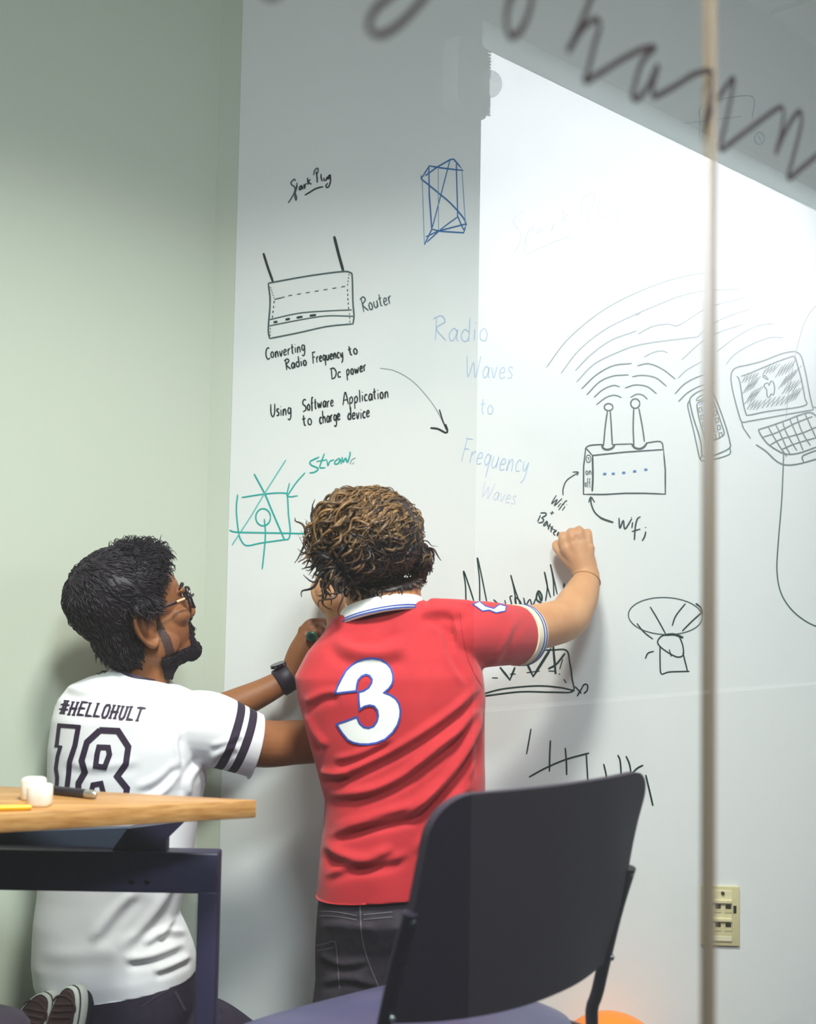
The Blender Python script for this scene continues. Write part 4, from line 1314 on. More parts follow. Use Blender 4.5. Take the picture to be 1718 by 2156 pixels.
RF = [([(690, 1640), (760, 1612), (860, 1560), (960, 1490), (1010, 1440)], 9, .007), ([(690, 1675), (790, 1660), (880, 1610), (960, 1540), (1012, 1480)], 10, .008),
      ([(850, 1725), (920, 1660), (980, 1580), (1015, 1490)], 10, .010), ([(700, 1745), (800, 1715), (880, 1690), (930, 1640)], 12, .007), ([(690, 1760), (770, 1735), (850, 1720), (905, 1690)], 8, .005),
      ([(684, 1775), (720, 1800), (770, 1808), (830, 1785)], 12, .007), ([(680, 1845), (740, 1822), (820, 1812), (860, 1790)], 9, .004),
      ([(672, 1625), (700, 1628), (740, 1625)], 8, .005), ([(640, 1500), (665, 1545), (690, 1575)], 9, .005),
      ([(700, 1342), (740, 1372), (800, 1378), (860, 1362)], 14, .006), ([(720, 1350), (790, 1352), (850, 1330)], 10, -.003),
      ([(905, 1300), (935, 1330), (950, 1380), (985, 1440)], 7, -.004), ([(880, 1290), (930, 1285), (985, 1290)], 10, .005), ([(640, 1480), (680, 1460), (715, 1455)], 9, .004),
      ([(860, 1620), (920, 1570), (975, 1530)], 8, .004), ([(700, 1600), (760, 1585), (830, 1550)], 8, .004), ([(1030, 1420), (1060, 1360), (1085, 1300)], 8, .002),
      ([(990, 1640), (1005, 1560), (1016, 1500)], 6, .004), ([(870, 1800), (920, 1730), (990, 1650)], 10, .006)]
folds(rshirt, [(p, w, h * 1.35) for p, w, h in RF])
co = coords(rshirt); setco(rshirt, co + normals(rshirt) * (noise3(co, 38, 3) * .0012)[:, None])
redcloth = mat('red_pique', lin((194, 40, 48)), 0.85, noise=(18, lin((184, 35, 44)), 0.4, 0.7), bump=(1100, 0.25, 0.0008), sheen=0.15)
rshirt_world = rshirt.copy()
so = link('polo_shirt', rshirt, red, redcloth, smooth='all', recalc=False)
whitecloth = mat('white_twill', lin((238, 238, 234)), 0.8, bump=(900, 0.2, 0.0006))
cream = mat('cream_rib', lin((226, 216, 190)), 0.85, bump=(800, 0.3, 0.0008))
bluetrim = mat('blue_trim', lin((46, 72, 160)), 0.8)
c4 = lambda p: crop(600, 1350, 500 / 1718, p)
N3 = [(362, 378), (378, 330), (400, 285), (440, 215), (480, 175), (520, 148), (575, 130), (630, 124), (690, 133), (735, 158), (765, 195), (780, 240), (782, 280), (775, 310), (752, 342), (718, 372), (765, 390), (800, 415), (825, 450), (836, 500), (832, 550), (815, 605), (780, 660), (725, 708), (660, 735), (600, 745), (545, 745), (495, 735), (455, 715), (418, 670), (392, 632), (374, 600), (440, 578), (520, 548), (540, 595), (570, 622), (605, 628), (640, 615), (664, 580), (674, 540), (668, 500), (645, 470), (612, 463), (575, 472), (540, 495), (534, 430), (532, 368), (570, 358), (605, 335), (626, 300), (630, 275), (612, 248), (585, 240), (555, 252), (530, 280), (520, 320), (516, 360), (430, 370)]
n3 = c4(N3)
decal(rshirt_world, [(n3, 0)] , [whitecloth, bluetrim], 'number_three', so)
decal(rshirt_world, [(q, 1) for q in band(n3, 4.2, True)], [whitecloth, bluetrim], 'number_trim', so)
SN = [(996, 1272), (1010, 1266), (1022, 1276), (1040, 1281), (1052, 1272), (1066, 1276), (1064, 1286), (1045, 1290), (1030, 1284), (1016, 1286)]
decal(rshirt_world, [(SN, 0)] + [(q, 1) for q in band(SN, 2.5, True)], [whitecloth, bluetrim], 'shoulder_number', so)
# small tone-on-tone word under the collar
FT = dict(F)
FT['H'] = (.55, [[(.05, 0), (.05, 1)], [(.5, 0), (.5, 1)], [(.05, .5), (.5, .5)]]); FT['K'] = (.55, [[(.05, 0), (.05, 1)], [(.5, 1), (.08, .45), (.52, 0)]])
FT['E'] = (.5, [[(.48, 1), (.05, 1), (.05, 0), (.48, 0)], [(.05, .52), (.4, .52)]]); FT['T'] = (.5, [[(0, 1), (.5, 1)], [(.25, 1), (.25, 0)]]); FT['L'] = (.48, [[(.05, 1), (.05, 0), (.46, 0)]])
FT['O'] = (.5, [[(.15, 1), (.38, 1), (.5, .8), (.5, .2), (.38, 0), (.15, 0), (.02, .2), (.02, .8), (.15, 1)]]); FT['U'] = (.5, [[(.03, 1), (.03, .2), (.15, 0), (.36, 0), (.48, .2), (.48, 1)]])
FT['#'] = (.55, [[(.15, 0), (.15, 1)], [(.38, 0), (.38, 1)], [(0, .32), (.54, .32)], [(0, .68), (.54, .68)]]); FT['C'] = (.5, [[(.48, .8), (.36, 1), (.14, 1), (.03, .8), (.03, .2), (.14, 0), (.36, 0), (.48, .2)]])
FT['A'] = (.55, [[(0, 0), (.27, 1), (.54, 0)], [(.1, .36), (.44, .36)]])
def letters(text, a, b_, cap, slant, w):
    global F
    old, F = F, {k: (v[0], [[(x * .74, y) for x, y in st] for st in v[1]]) for k, v in FT.items()}
    st = write(text, a, b_, cap, slant, w)
    F = old
    return st
polys = []
for st in letters('HACKETT', (750, 1312), (790, 1305), 9, .25, 1.6):
    polys += [(q, 0) for q in band(st[0], 1.5)]
decal(rshirt_world, polys, [mat('dark_red_thread', lin((150, 34, 56)), 0.8)], 'collar_word', so)
decal(rshirt_world, [(q, 0) for q in band([tuple(p[:2]) for p in catmull([(968, 1290), (975, 1340), (985, 1385), (1000, 1420), (1016, 1446)], 8)], 1.8)], [mat('red_seam', lin((170, 30, 46)), 0.9)], 'shoulder_seam', so, .001)
# cuff of the right sleeve: cream rib with two blue lines
ca, cb = W(1084, 1337, 2.484), W(1103, 1337, 2.506)
ax = (cb - ca)
cu = M()
prof = [(0.0, .0600), (.02, .0618), (.5, .0616), (.98, .0614), (1.0, .058)]
cu.tube([ca + ax * t for t, r in prof], [r for t, r in prof], 40)
cf = link('cuff', cu, so, cream)
for t in (.55, .82):
    link('cuff_line', M().tube([ca + ax * (t - .05), ca + ax * (t + .05)], [.0624, .0623], 40), so, bluetrim)
# collar: folded white band, tilted with the neck
cole = M()
def colring(lx, ly, rx, ry, Y, b):
    A, B = W(lx, ly, Y), W(rx, ry, Y)
    c, u = (A + B) / 2, (B - A) / 2
    return [c + u * math.cos(2 * math.pi * k / 56) + Vector((0, b, .25 * 0)) * math.sin(2 * math.pi * k / 56) + Vector((0, 0, .020)) * max(0, -math.sin(2 * math.pi * k / 56)) for k in range(56)]
rows = [colring(726, 1318, 884, 1286, 2.415, .066), colring(722, 1296, 886, 1262, 2.415, .066), colring(718, 1290, 890, 1262, 2.415, .071), colring(709, 1312, 893, 1280, 2.415, .081), colring(703, 1328, 896, 1290, 2.415, .087), colring(707, 1330, 892, 1292, 2.415, .082)]
cole.quadgrid(rows, True, False)
link('collar', cole, red, whitecloth, smooth='all')
for d in (0, 5):
    rr = [colring(704 + .6 * d, 1322 - d, 895.5 - .3 * d, 1286 - d, 2.415, .0868 - .0009 * d), colring(703.3 + .6 * d, 1325 - d, 896 - .3 * d, 1288.5 - d, 2.415, .0876 - .0009 * d)]
    rr = [[p + (p - (rr[i][0] + rr[i][28]) / 2).normalized() * .0008 for p in rr[i]] for i in (0, 1)]
    ln = M().quadgrid(rr, True, False)
    link('collar_line', ln, red, bluetrim, smooth='all', recalc=False)
under = M().quadgrid([colring(712, 1335, 890, 1292, 2.415, .076), colring(728, 1310, 884, 1280, 2.415, .066)], True, False)
link('collar_stand', under, red, mat('navy_tape', lin((38, 28, 52)), 0.9), smooth='all')

# the body: one skin surface
body = M()
ringloft(body, [(lx + 22, ly - 4, rx - 22, ry - 4, Y, b - .024) for (lx, ly, rx, ry, Y, b) in TR[2:]], 36, 2.5)
RC = W(792, 1186, 2.42)
RU = Vector((-.16, .05, 1)).normalized()
RFd = (Vector((-.34, .93, .0)) - RU * Vector((-.34, .93, .0)).dot(RU)).normalized()
RR = RFd.cross(RU).normalized()
RL = headparts(body, RC, RR, RFd, RU, 1.0)
body.join(earmesh(RL, 1)).join(earmesh(RL, -1))
body.tube([W(815, 1330, 2.42), W(822, 1275, 2.415), RL(.012, -.014, -.045)], [.066, .062, .062], 24, .01)
# right arm
limb(body, [(940, 1340, 2.40, .050), (1020, 1335, 2.44, .052), (1098, 1326, 2.50, .0480), (1150, 1316, 2.55, .0465), (1192, 1302, 2.60, .0455), (1212, 1274, 2.635, .0425), (1226, 1246, 2.665, .037), (1234, 1222, 2.69, .0300), (1234, 1205, 2.70, .0285)], 26, .008)
body.ball(W(1200, 1322, 2.585), (.026, .026, .022))
wr = (1234, 1208, 2.700, .0245)
limb(body, [(1234, 1212, 2.698, .028), (1224, 1180, 2.705, .031), (1214, 1155, 2.706, .028)], 18, .006)
pen_hand(body, wr, [(1188, 1150, 2.698), (1206, 1144, 2.692), (1224, 1142, 2.692), (1240, 1150, 2.696)],
         [[(1188, 1152, 2.698, .0105), (1184, 1132, 2.698, .0098), (1184, 1128, 2.722, .0092), (1186, 1140, 2.745, .0084), (1188, 1152, 2.756, .0075)],
          [(1206, 1148, 2.692, .0105), (1203, 1125, 2.693, .0100), (1202, 1120, 2.720, .0094), (1203, 1134, 2.745, .0086), (1205, 1148, 2.757, .0076)],
          [(1224, 1148, 2.692, .0100), (1220, 1121, 2.693, .0098), (1219, 1116, 2.720, .0092), (1219, 1132, 2.745, .0084), (1220, 1146, 2.757, .0075)],
          [(1241, 1152, 2.696, .0095), (1239, 1126, 2.698, .0090), (1237, 1121, 2.720, .0084), (1235, 1135, 2.742, .0076), (1234, 1147, 2.754, .0068)]],
         [(1212, 1190, 2.705, .018), (1194, 1176, 2.712, .0140), (1178, 1160, 2.722, .0108), (1170, 1150, 2.738, .0092), (1171, 1142, 2.750, .0078)])
# left arm, raised behind the head with the hand against the board
limb(body, [(720, 1400, 2.42, .048), (718, 1432, 2.50, .048), (726, 1412, 2.585, .042), (719, 1350, 2.62, .0325), (713, 1310, 2.645, .0265), (711, 1296, 2.65, .0255)], 24, .008)
body.ball(W(698, 1252, 2.665), (.034, .020, .040))
pen_hand(body, (710, 1300, 2.652, .023), [(674, 1238, 2.668), (688, 1230, 2.662), (704, 1230, 2.662), (719, 1240, 2.666)],
         [[(674, 1240, 2.668, .0105), (672, 1222, 2.690, .0098), (676, 1214, 2.725, .009), (680, 1222, 2.765, .008)], [(688, 1234, 2.662, .0105), (686, 1212, 2.685, .0098), (690, 1206, 2.72, .009), (693, 1214, 2.768, .008)],
          [(704, 1234, 2.662, .0105), (704, 1212, 2.685, .0098), (706, 1206, 2.72, .009), (708, 1214, 2.768, .008)], [(719, 1242, 2.666, .0098), (721, 1222, 2.69, .009), (722, 1218, 2.72, .0085), (722, 1226, 2.764, .0075)]],
         [(697, 1285, 2.66, .016), (672, 1262, 2.672, .013), (663, 1242, 2.69, .0105), (664, 1228, 2.72, .0085)])
# pelvis and kneeling legs
hipz = W(850, 1900, 2.40).z
for sx, kx, fx in ((-1, 700, 690), (1, 1030, 1030)):
    hp = W(780 if sx < 0 else 950, 1905, 2.40)
    kn = W(kx, 2100, 2.47); kn.z = 0.055
    an = Vector((kn.x + (.04 if sx > 0 else .02), 2.06, 0.075))
    body.tube([hp, (hp + kn) / 2 + Vector((0, -.01, 0)), kn], [.085, .075, .052], 20, .02)
    body.tube([kn, (kn + an) / 2 + Vector((0, 0, .015)), an], [.050, .052, .036], 20, .02)
    body.tube([an, an + Vector((0, -.05, -.03)), an + Vector((0, .02, -.05))], [.035, .036, .020], 16, .02)
rbody = remesh(body, VOX, 6)
rbody_world = rbody.copy()
link('body', rbody, red, tan_, smooth='all', recalc=False)
# jeans
jm = M()
ringloft(jm, [(668, 2110, 840, 2110, 2.42, .105), (664, 2040, 1062, 2040, 2.42, .112), (664, 1980, 1050, 1975, 2.415, .118), (668, 1920, 1040, 1915, 2.40, .126), (672, 1870, 1030, 1862, 2.40, .116), (678, 1835, 1022, 1825, 2.40, .110)], 44, 2.6)
for sx, kx, cx in ((-1, 725, 782), (1, 1030, 950)):
    hp = W(cx, 1985, 2.40); kn = W(kx, 2100, 2.47); kn.z = 0.065
    an = Vector((kn.x + (.04 if sx > 0 else .02), 2.07, 0.08))
    jm.tube([hp, (hp + kn) / 2 + Vector((0, -.01, 0)), kn], [.098, .090, .062], 24, .02)
    jm.tube([kn, (kn + an) / 2 + Vector((0, 0, .015)), an], [.060, .062, .050], 24, .02)
rj = remesh(jm, .005, 6)
folds(rj, [([(670, 2010), (720, 2030), (780, 2020)], 8, .003), ([(672, 2070), (730, 2060), (800, 2075)], 8, .003), ([(668, 1940), (720, 1935), (800, 1945)], 7, -.002)])
rjw = rj.copy()
blackdenim = mat('black_denim', lin((52, 44, 54)), 0.85, noise=(30, lin((68, 60, 68)), 0.45, 0.75), bump=(700, 0.3, 0.001))
jo = link('jeans', rj, red, blackdenim, smooth='all', recalc=False)
stitch = mat('grey_stitching', lin((112, 104, 110)), 0.8)
seams = []
cj = lambda p: crop(600, 1350, 500 / 1718, p)
cj2 = lambda p: crop(640, 1600, 780 / 1718, p)
for p, w in ((cj2([(70, 700), (150, 705), (245, 722)]), 2), (cj2([(66, 722), (150, 726), (245, 742)]), 2), (cj2([(275, 718), (340, 712), (410, 705)]), 2), (cj2([(275, 740), (340, 734), (410, 728)]), 2),
             (cj2([(258, 605), (262, 720), (270, 830), (300, 940), (345, 1050)]), 2.4), (cj2([(55, 860), (100, 852), (140, 840), (150, 880), (165, 1060)]), 1.8), (cj2([(60, 885), (110, 876), (140, 868)]), 1.8), (cj2([(150, 595), (200, 590), (245, 585)]), 1.8), (cj2([(300, 592), (360, 588), (420, 582)]), 1.8)):
    seams += [(q, 0) for q in band([tuple(a[:2]) for a in catmull(p, 8)], w)]
decal(rjw, seams, [stitch], 'stitching', jo, .0012)
decal(rjw, [(cj2([(243, 572), (272, 570), (268, 608), (246, 608)]), 0)], [mat('belt_loop_denim', lin((74, 64, 76)), 0.8)], 'belt_loop', jo, .004)
canvas = mat('dark_canvas', lin((40, 36, 48)), 0.8)
for sx, kx in ((-1, 725), (1, 1030)):
    kn = W(kx, 2100, 2.47)
    a = Vector((kn.x + (.04 if sx > 0 else .02), 2.06, .07))
    shm = M().tube([a + Vector((0, .03, .005)), a + Vector((0, -.05, -.005)), a + Vector((0, -.07, -.02)), a + Vector((0, .04, -.035)), a + Vector((0, .10, -.045))], [.048, .047, .045, .030, .022], 20, .02)
    link('shoe', remesh(shm, .006, 4), red, canvas, smooth='all', recalc=False)
# thread bracelet
wc = W(1234, 1222, 2.688)
axis = (W(1236, 1205, 2.70) - W(1226, 1246, 2.665)).normalized()
u_ = axis.cross(Vector((0, 1, 0))).normalized(); v_ = axis.cross(u_)
bv = BVHTree.FromPolygons([tuple(v) for v in coords(rbody_world)], [tuple(p.vertices) for p in rbody_world.polygons])
ring = []
tilt = axis
for k in range(48):
    a = 2 * math.pi * k / 48
    d = u_ * math.cos(a) + v_ * math.sin(a)
    h = bv.ray_cast(wc + d * .08, -d)
    ring.append((h[0] if h[0] is not None else wc + d * .03) + d * .0012)
link('bracelet', M().tube(ring + [ring[0]], .0011, 6), red, mat('tan_thread', lin((186, 140, 84)), 0.6))

# curly brown hair
def rlocal(P):
    d = P - np.array(RC)
    return np.stack([d @ np.array(RR), d @ np.array(RFd), d @ np.array(RU)], 1)
def rhairfn(P):
    q = rlocal(P)
    x, y, z = q[:, 0], q[:, 1], q[:, 2]
    r_ = np.linalg.norm(q, axis=1)
    low = np.where(y < -.02, -.064, -.064 + (y + .02) * 1.6)      # hairline climbs from nape to temples
    low = np.where(y > .02, np.minimum(.0 + (y - .02) * 1.1, .062), low)
    v = z - low
    v[(r_ > .16)] = -1
    ear = (x < -.060) & (np.abs(y + .006) < .022) & (z < .02) & (z > -.05)
    v[ear] = -1
    return v
def rthick(P, v):
    q = rlocal(P)
    top = np.clip((q[:, 2] + .02) / .09, 0, 1)
    return np.clip(v / .03, 0, 1) * (.006 + .014 * top + .014 * np.clip(-q[:, 0] / .07, 0, 1) * (q[:, 2] > -.05)) + noise3(P, 110, 5) * .003 * top
hcap = pick(rbody_world, rhairfn, None, 'hair', red, rthick)
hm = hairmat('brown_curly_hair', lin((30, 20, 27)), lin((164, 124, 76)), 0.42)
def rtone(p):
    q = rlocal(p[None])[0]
    return float(np.clip(.02 + .42 * np.clip((q[2] - .035) / .05, 0, 1), 0, 1))  # top highlight put into the lock colour, dark below
RCa = np.array(RC)
def rcomb(p, n):
    q = rlocal(p[None])[0]
    crown = np.array(RC) + np.array(RFd) * .0 + np.array(RU) * .11 + np.array(RR) * .02
    return (p - crown) * 4 + np.array([-.25, 0, -.25])
def rlen(p):
    q = rlocal(p[None])[0]
    l_ = .35 + .65 * np.clip((q[2] + .055) / .06, 0, 1)
    return float(l_ * (1.0 - .35 * np.clip(q[0] / .06, 0, 1)))
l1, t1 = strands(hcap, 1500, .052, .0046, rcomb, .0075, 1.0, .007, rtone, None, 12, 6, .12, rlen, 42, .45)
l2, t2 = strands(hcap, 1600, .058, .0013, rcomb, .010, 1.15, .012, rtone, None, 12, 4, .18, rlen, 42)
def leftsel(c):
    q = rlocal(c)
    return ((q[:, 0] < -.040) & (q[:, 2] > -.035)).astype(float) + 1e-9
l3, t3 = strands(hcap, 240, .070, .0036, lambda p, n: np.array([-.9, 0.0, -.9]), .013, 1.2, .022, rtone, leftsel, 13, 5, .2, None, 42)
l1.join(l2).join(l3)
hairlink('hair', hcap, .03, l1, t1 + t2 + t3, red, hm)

# ================================================================== person in white
LB = W(240, 2080, 2.48); LB.z = 0
wht = empty('person', (LB.x, LB.y, 0), 'kneeling person in glasses and white shirt numbered 18 reaching to the right', 'person')
brown = skinmat('brown_skin', lin((150, 98, 62)), lin((130, 80, 52)))
YW = 2.50
TL_ = [(92, 2140, 408, 2096, 2.49, .128), (90, 2086, 411, 2042, 2.49, .130), (80, 2062, 411, 2020, 2.49, .132), (74, 2020, 404, 1995, 2.49, .130), (75, 1980, 392, 1965, 2.49, .126), (78, 1930, 374, 1928, 2.49, .122), (85, 1880, 386, 1880, 2.49, .120), (92, 1800, 404, 1800, 2.49, .120), (102, 1710, 418, 1710, 2.50, .122),
       (107, 1640, 432, 1640, 2.50, .124), (108, 1570, 432, 1570, 2.50, .124), (116, 1510, 430, 1510, 2.50, .118), (128, 1470, 424, 1475, 2.505, .108), (150, 1442, 405, 1458, 2.51, .094), (190, 1424, 378, 1446, 2.51, .080), (226, 1412, 356, 1438, 2.51, .070), (242, 1404, 348, 1434, 2.51, .062)]
ts = M()
ringloft(ts, TL_, 48, 2.5)
limb(ts, [(385, 1530, 2.49, .072), (440, 1535, 2.49, .074), (500, 1556, 2.50, .067), (545, 1573, 2.515, .0625), (590, 1588, 2.53, .062)], 28)
limb(ts, [(180, 1500, 2.52, .065), (185, 1525, 2.56, .060), (215, 1535, 2.60, .055)], 24)
wshirt = remesh(ts, .004, 6)
clampto(wshirt, W(538, 1572, 2.515), (W(545, 1573, 2.515) - W(470, 1548, 2.495)).normalized() + Vector((0, 0, .12)), .11)
clampto(wshirt, (W(90, 2086, 2.49) + W(411, 2042, 2.49)) / 2 + Vector((0, 0, -.004)), hemn(W(90, 2086, 2.49), W(411, 2042, 2.49)), 1.0)
WF = [([(250, 2000), (300, 1950), (350, 1880), (372, 1800)], 12, .006), ([(190, 1985), (240, 1920), (290, 1870)], 12, .005), ([(300, 1990), (340, 1960), (368, 1930)], 8, .006),
      ([(260, 2020), (320, 2012), (390, 1985)], 9, .007), ([(320, 2045), (360, 2032), (405, 2010)], 8, .006), ([(330, 1975), (360, 1960), (395, 1965)], 8, .007), ([(80, 2006), (160, 2012), (260, 2002)], 16, .0012),
      ([(380, 1620), (350, 1660), (310, 1690)], 8, .005), ([(430, 1600), (400, 1640), (395, 1680)], 8, .005), ([(385, 1500), (380, 1560), (388, 1620)], 6, -.004), ([(400, 1470), (385, 1510), (380, 1560)], 6, .004),
      ([(440, 1600), (470, 1580), (500, 1570)], 8, .005), ([(440, 1570), (480, 1560), (510, 1545)], 7, .003), ([(130, 1440), (180, 1455), (230, 1440)], 10, .005), ([(220, 1430), (280, 1440), (340, 1465)], 10, .003),
      ([(130, 1600), (200, 1615), (300, 1600)], 10, .002), ([(280, 1660), (330, 1640), (380, 1600)], 9, .003)]
folds(wshirt, WF)
co = coords(wshirt); setco(wshirt, co + normals(wshirt) * (noise3(co, 30, 8) * .0014)[:, None])
wsw = wshirt.copy()
# white jersey with two dark bands around the sleeve
sa_, sb_ = W(470, 1548, 2.495) - LB, W(545, 1573, 2.515) - LB
sax = (sb_ - sa_); slen = sax.length; sax.normalize()
def jersey():
    m = bpy.data.materials.new('white_jersey')
    m.use_nodes = True
    nt = m.node_tree
    b = nt.nodes['Principled BSDF']
    b.inputs['Roughness'].default_value = 0.8
    b.inputs['Sheen Weight'].default_value = 0.1
    tc = nt.nodes.new('ShaderNodeTexCoord')
    def node(op, a=None, b_=None):
        n = nt.nodes.new('ShaderNodeMath'); n.operation = op
        for i, x in enumerate((a, b_)):
            if x is None: continue
            if isinstance(x, (int, float)): n.inputs[i].default_value = x
            else: nt.links.new(x, n.inputs[i])
        return n.outputs[0]
    sub = nt.nodes.new('ShaderNodeVectorMath'); sub.operation = 'SUBTRACT'; sub.inputs[1].default_value = sa_
    nt.links.new(tc.outputs['Object'], sub.inputs[0])
    dot = nt.nodes.new('ShaderNodeVectorMath'); dot.operation = 'DOT_PRODUCT'; dot.inputs[1].default_value = sax
    nt.links.new(sub.outputs[0], dot.inputs[0])
    t = dot.outputs['Value']
    def inband(c, h):
        return node('LESS_THAN', node('ABSOLUTE', node('SUBTRACT', t, c)), h)
    s_ = node('ADD', inband(STR[0], STR[2]), inband(STR[1], STR[2]))
    sc_ = nt.nodes.new('ShaderNodeVectorMath'); sc_.operation = 'SCALE'; sc_.inputs[0].default_value = sax
    nt.links.new(t, sc_.inputs['Scale'])
    pr = nt.nodes.new('ShaderNodeVectorMath'); pr.operation = 'SUBTRACT'
    nt.links.new(sub.outputs[0], pr.inputs[0]); nt.links.new(sc_.outputs[0], pr.inputs[1])
    ln_ = nt.nodes.new('ShaderNodeVectorMath'); ln_.operation = 'LENGTH'
    nt.links.new(pr.outputs[0], ln_.inputs[0])
    s_ = node('MULTIPLY', s_, node('LESS_THAN', ln_.outputs['Value'], .105))
    mx = nt.nodes.new('ShaderNodeMix'); mx.data_type = 'RGBA'
    nt.links.new(s_, mx.inputs[0])
    mx.inputs[6].default_value = (*lin((236, 236, 240)), 1); mx.inputs[7].default_value = (*lin((44, 28, 52)), 1)
    nt.links.new(mx.outputs[2], b.inputs['Base Color'])
    nz = nt.nodes.new('ShaderNodeTexNoise'); nz.inputs['Scale'].default_value = 900
    bp = nt.nodes.new('ShaderNodeBump'); bp.inputs['Strength'].default_value = .2; bp.inputs['Distance'].default_value = .0008
    nt.links.new(tc.outputs['Object'], nz.inputs['Vector']); nt.links.new(nz.outputs['Fac'], bp.inputs['Height']); nt.links.new(bp.outputs[0], b.inputs['Normal'])
    return m
STR = (0.010, 0.037, 0.0085)
wo = link('tee_shirt', wshirt, wht, jersey(), smooth='all', recalc=False)
printed = mat('dark_print', lin((46, 30, 56)), 0.6)
cw = lambda p: crop(50, 1100, 650 / 1718, p)
polys = []
for p, w, cl_ in (([(187, 1128), (316, 1138)], 22, False), ([(305, 1130), (285, 1240), (255, 1330), (250, 1400), (235, 1520)], 29, False), ([(197, 1122), (183, 1240)], 22, False), ([(170, 1244), (212, 1248)], 13, False),
                  ([(205, 1242), (188, 1300), (178, 1370), (186, 1420), (180, 1520)], 22, False),
                  ([(420, 1155), (525, 1160), (582, 1248), (568, 1345), (520, 1412), (575, 1480), (560, 1560)], 34, False), ([(425, 1155), (352, 1222), (322, 1325), (340, 1390), (305, 1450), (300, 1560)], 34, False),
                  ([(418, 1250), (470, 1252), (477, 1290), (450, 1362), (400, 1355), (408, 1290)], 30, True), ([(368, 1530), (385, 1460), (430, 1452), (450, 1530)], 28, False)):
    polys += [(q, 0) for q in band(cw(p), w * .378, cl_)]
decal(wsw, polys, [printed], 'number_eighteen', wo)
polys = []
for st in letters('#HELLOHULT', cw([(198, 1062)])[0], cw([(662, 1102)])[0], 27, .26, 4.2):
    polys += [(q, 0) for q in band(st[0], 4.6)]
    for e_ in (st[0][0], st[0][-1]):
        polys.append(([(e_[0] - 3.6, e_[1] - 1.6), (e_[0] + 3.6, e_[1] - 1.2), (e_[0] + 3.6, e_[1] + 1.8), (e_[0] - 3.6, e_[1] + 1.4)], 0))
decal(wsw, polys, [printed], 'slogan', wo)
# dark neck tape inside the neckline with a small yellow size tab
def nring(lx, ly, rx, ry, Y, b):
    A, B = W(lx, ly, Y), W(rx, ry, Y)
    c, u = (A + B) / 2, (B - A) / 2
    return [c + u * math.cos(2 * math.pi * k / 56) + Vector((0, b, 0)) * math.sin(2 * math.pi * k / 56) for k in range(56)]
nt_ = M().quadgrid([nring(238, 1412, 352, 1444, 2.508, .066), nring(243, 1399, 350, 1432, 2.508, .062)], True, False)
link('neck_tape', nt_, wht, printed, smooth='all')

wb_ = M()
ringloft(wb_, [(lx + 20, ly - 4, rx - 20, ry - 4, Y, b - .022) for (lx, ly, rx, ry, Y, b) in TL_[2:-1]], 36, 2.5)
WC = W(288, 1300, 2.49)
psi, phi = math.radians(30), math.radians(20)
WFd = Vector((math.cos(psi) * math.cos(phi), math.sin(psi) * math.cos(phi), math.sin(phi)))
WR = Vector((math.sin(psi), -math.cos(psi), 0))
WU = WR.cross(WFd).normalized()
WL = headparts(wb_, WC, WR, WFd, WU, 1.03)
wb_.join(earmesh(WL, 1, -.1, 1.3)).join(earmesh(WL, -1))
wb_.tube([W(296, 1455, 2.51), W(300, 1420, 2.505), W(302, 1385, 2.50), WL(0, -.018, -.035)], [.066, .0530, .0510, .056], 24, .01)
wb_.tube([W(318, 1440, 2.50), W(338, 1400, 2.50), WL(.02, .045, -.075)], [.034, .026, .026], 18, .01)
# right arm goes behind the red shirt
limb(wb_, [(420, 1540, 2.49, .052), (500, 1556, 2.50, .051), (560, 1566, 2.52, .0475), (620, 1563, 2.56, .0455), (680, 1560, 2.60, .044), (716, 1552, 2.62, .041), (745, 1500, 2.66, .037), (766, 1440, 2.70, .028), (770, 1425, 2.71, .026)], 24, .008)
pen_hand(wb_, (770, 1425, 2.71, .024), [(752, 1368, 2.715), (766, 1362, 2.71), (780, 1364, 2.71), (794, 1374, 2.715)],
         [[(752, 1370, 2.715, .010), (750, 1348, 2.74, .009), (752, 1340, 2.775, .008)], [(766, 1364, 2.71, .010), (765, 1340, 2.74, .009), (767, 1332, 2.778, .008)], [(780, 1366, 2.71, .010), (781, 1342, 2.74, .009), (782, 1335, 2.778, .008)], [(794, 1376, 2.715, .009), (796, 1356, 2.74, .008), (796, 1350, 2.775, .007)]],
         [(756, 1412, 2.712, .015), (740, 1392, 2.725, .012), (734, 1376, 2.75, .009)])
wb_.ball(W(772, 1395, 2.712), (.034, .016, .034))
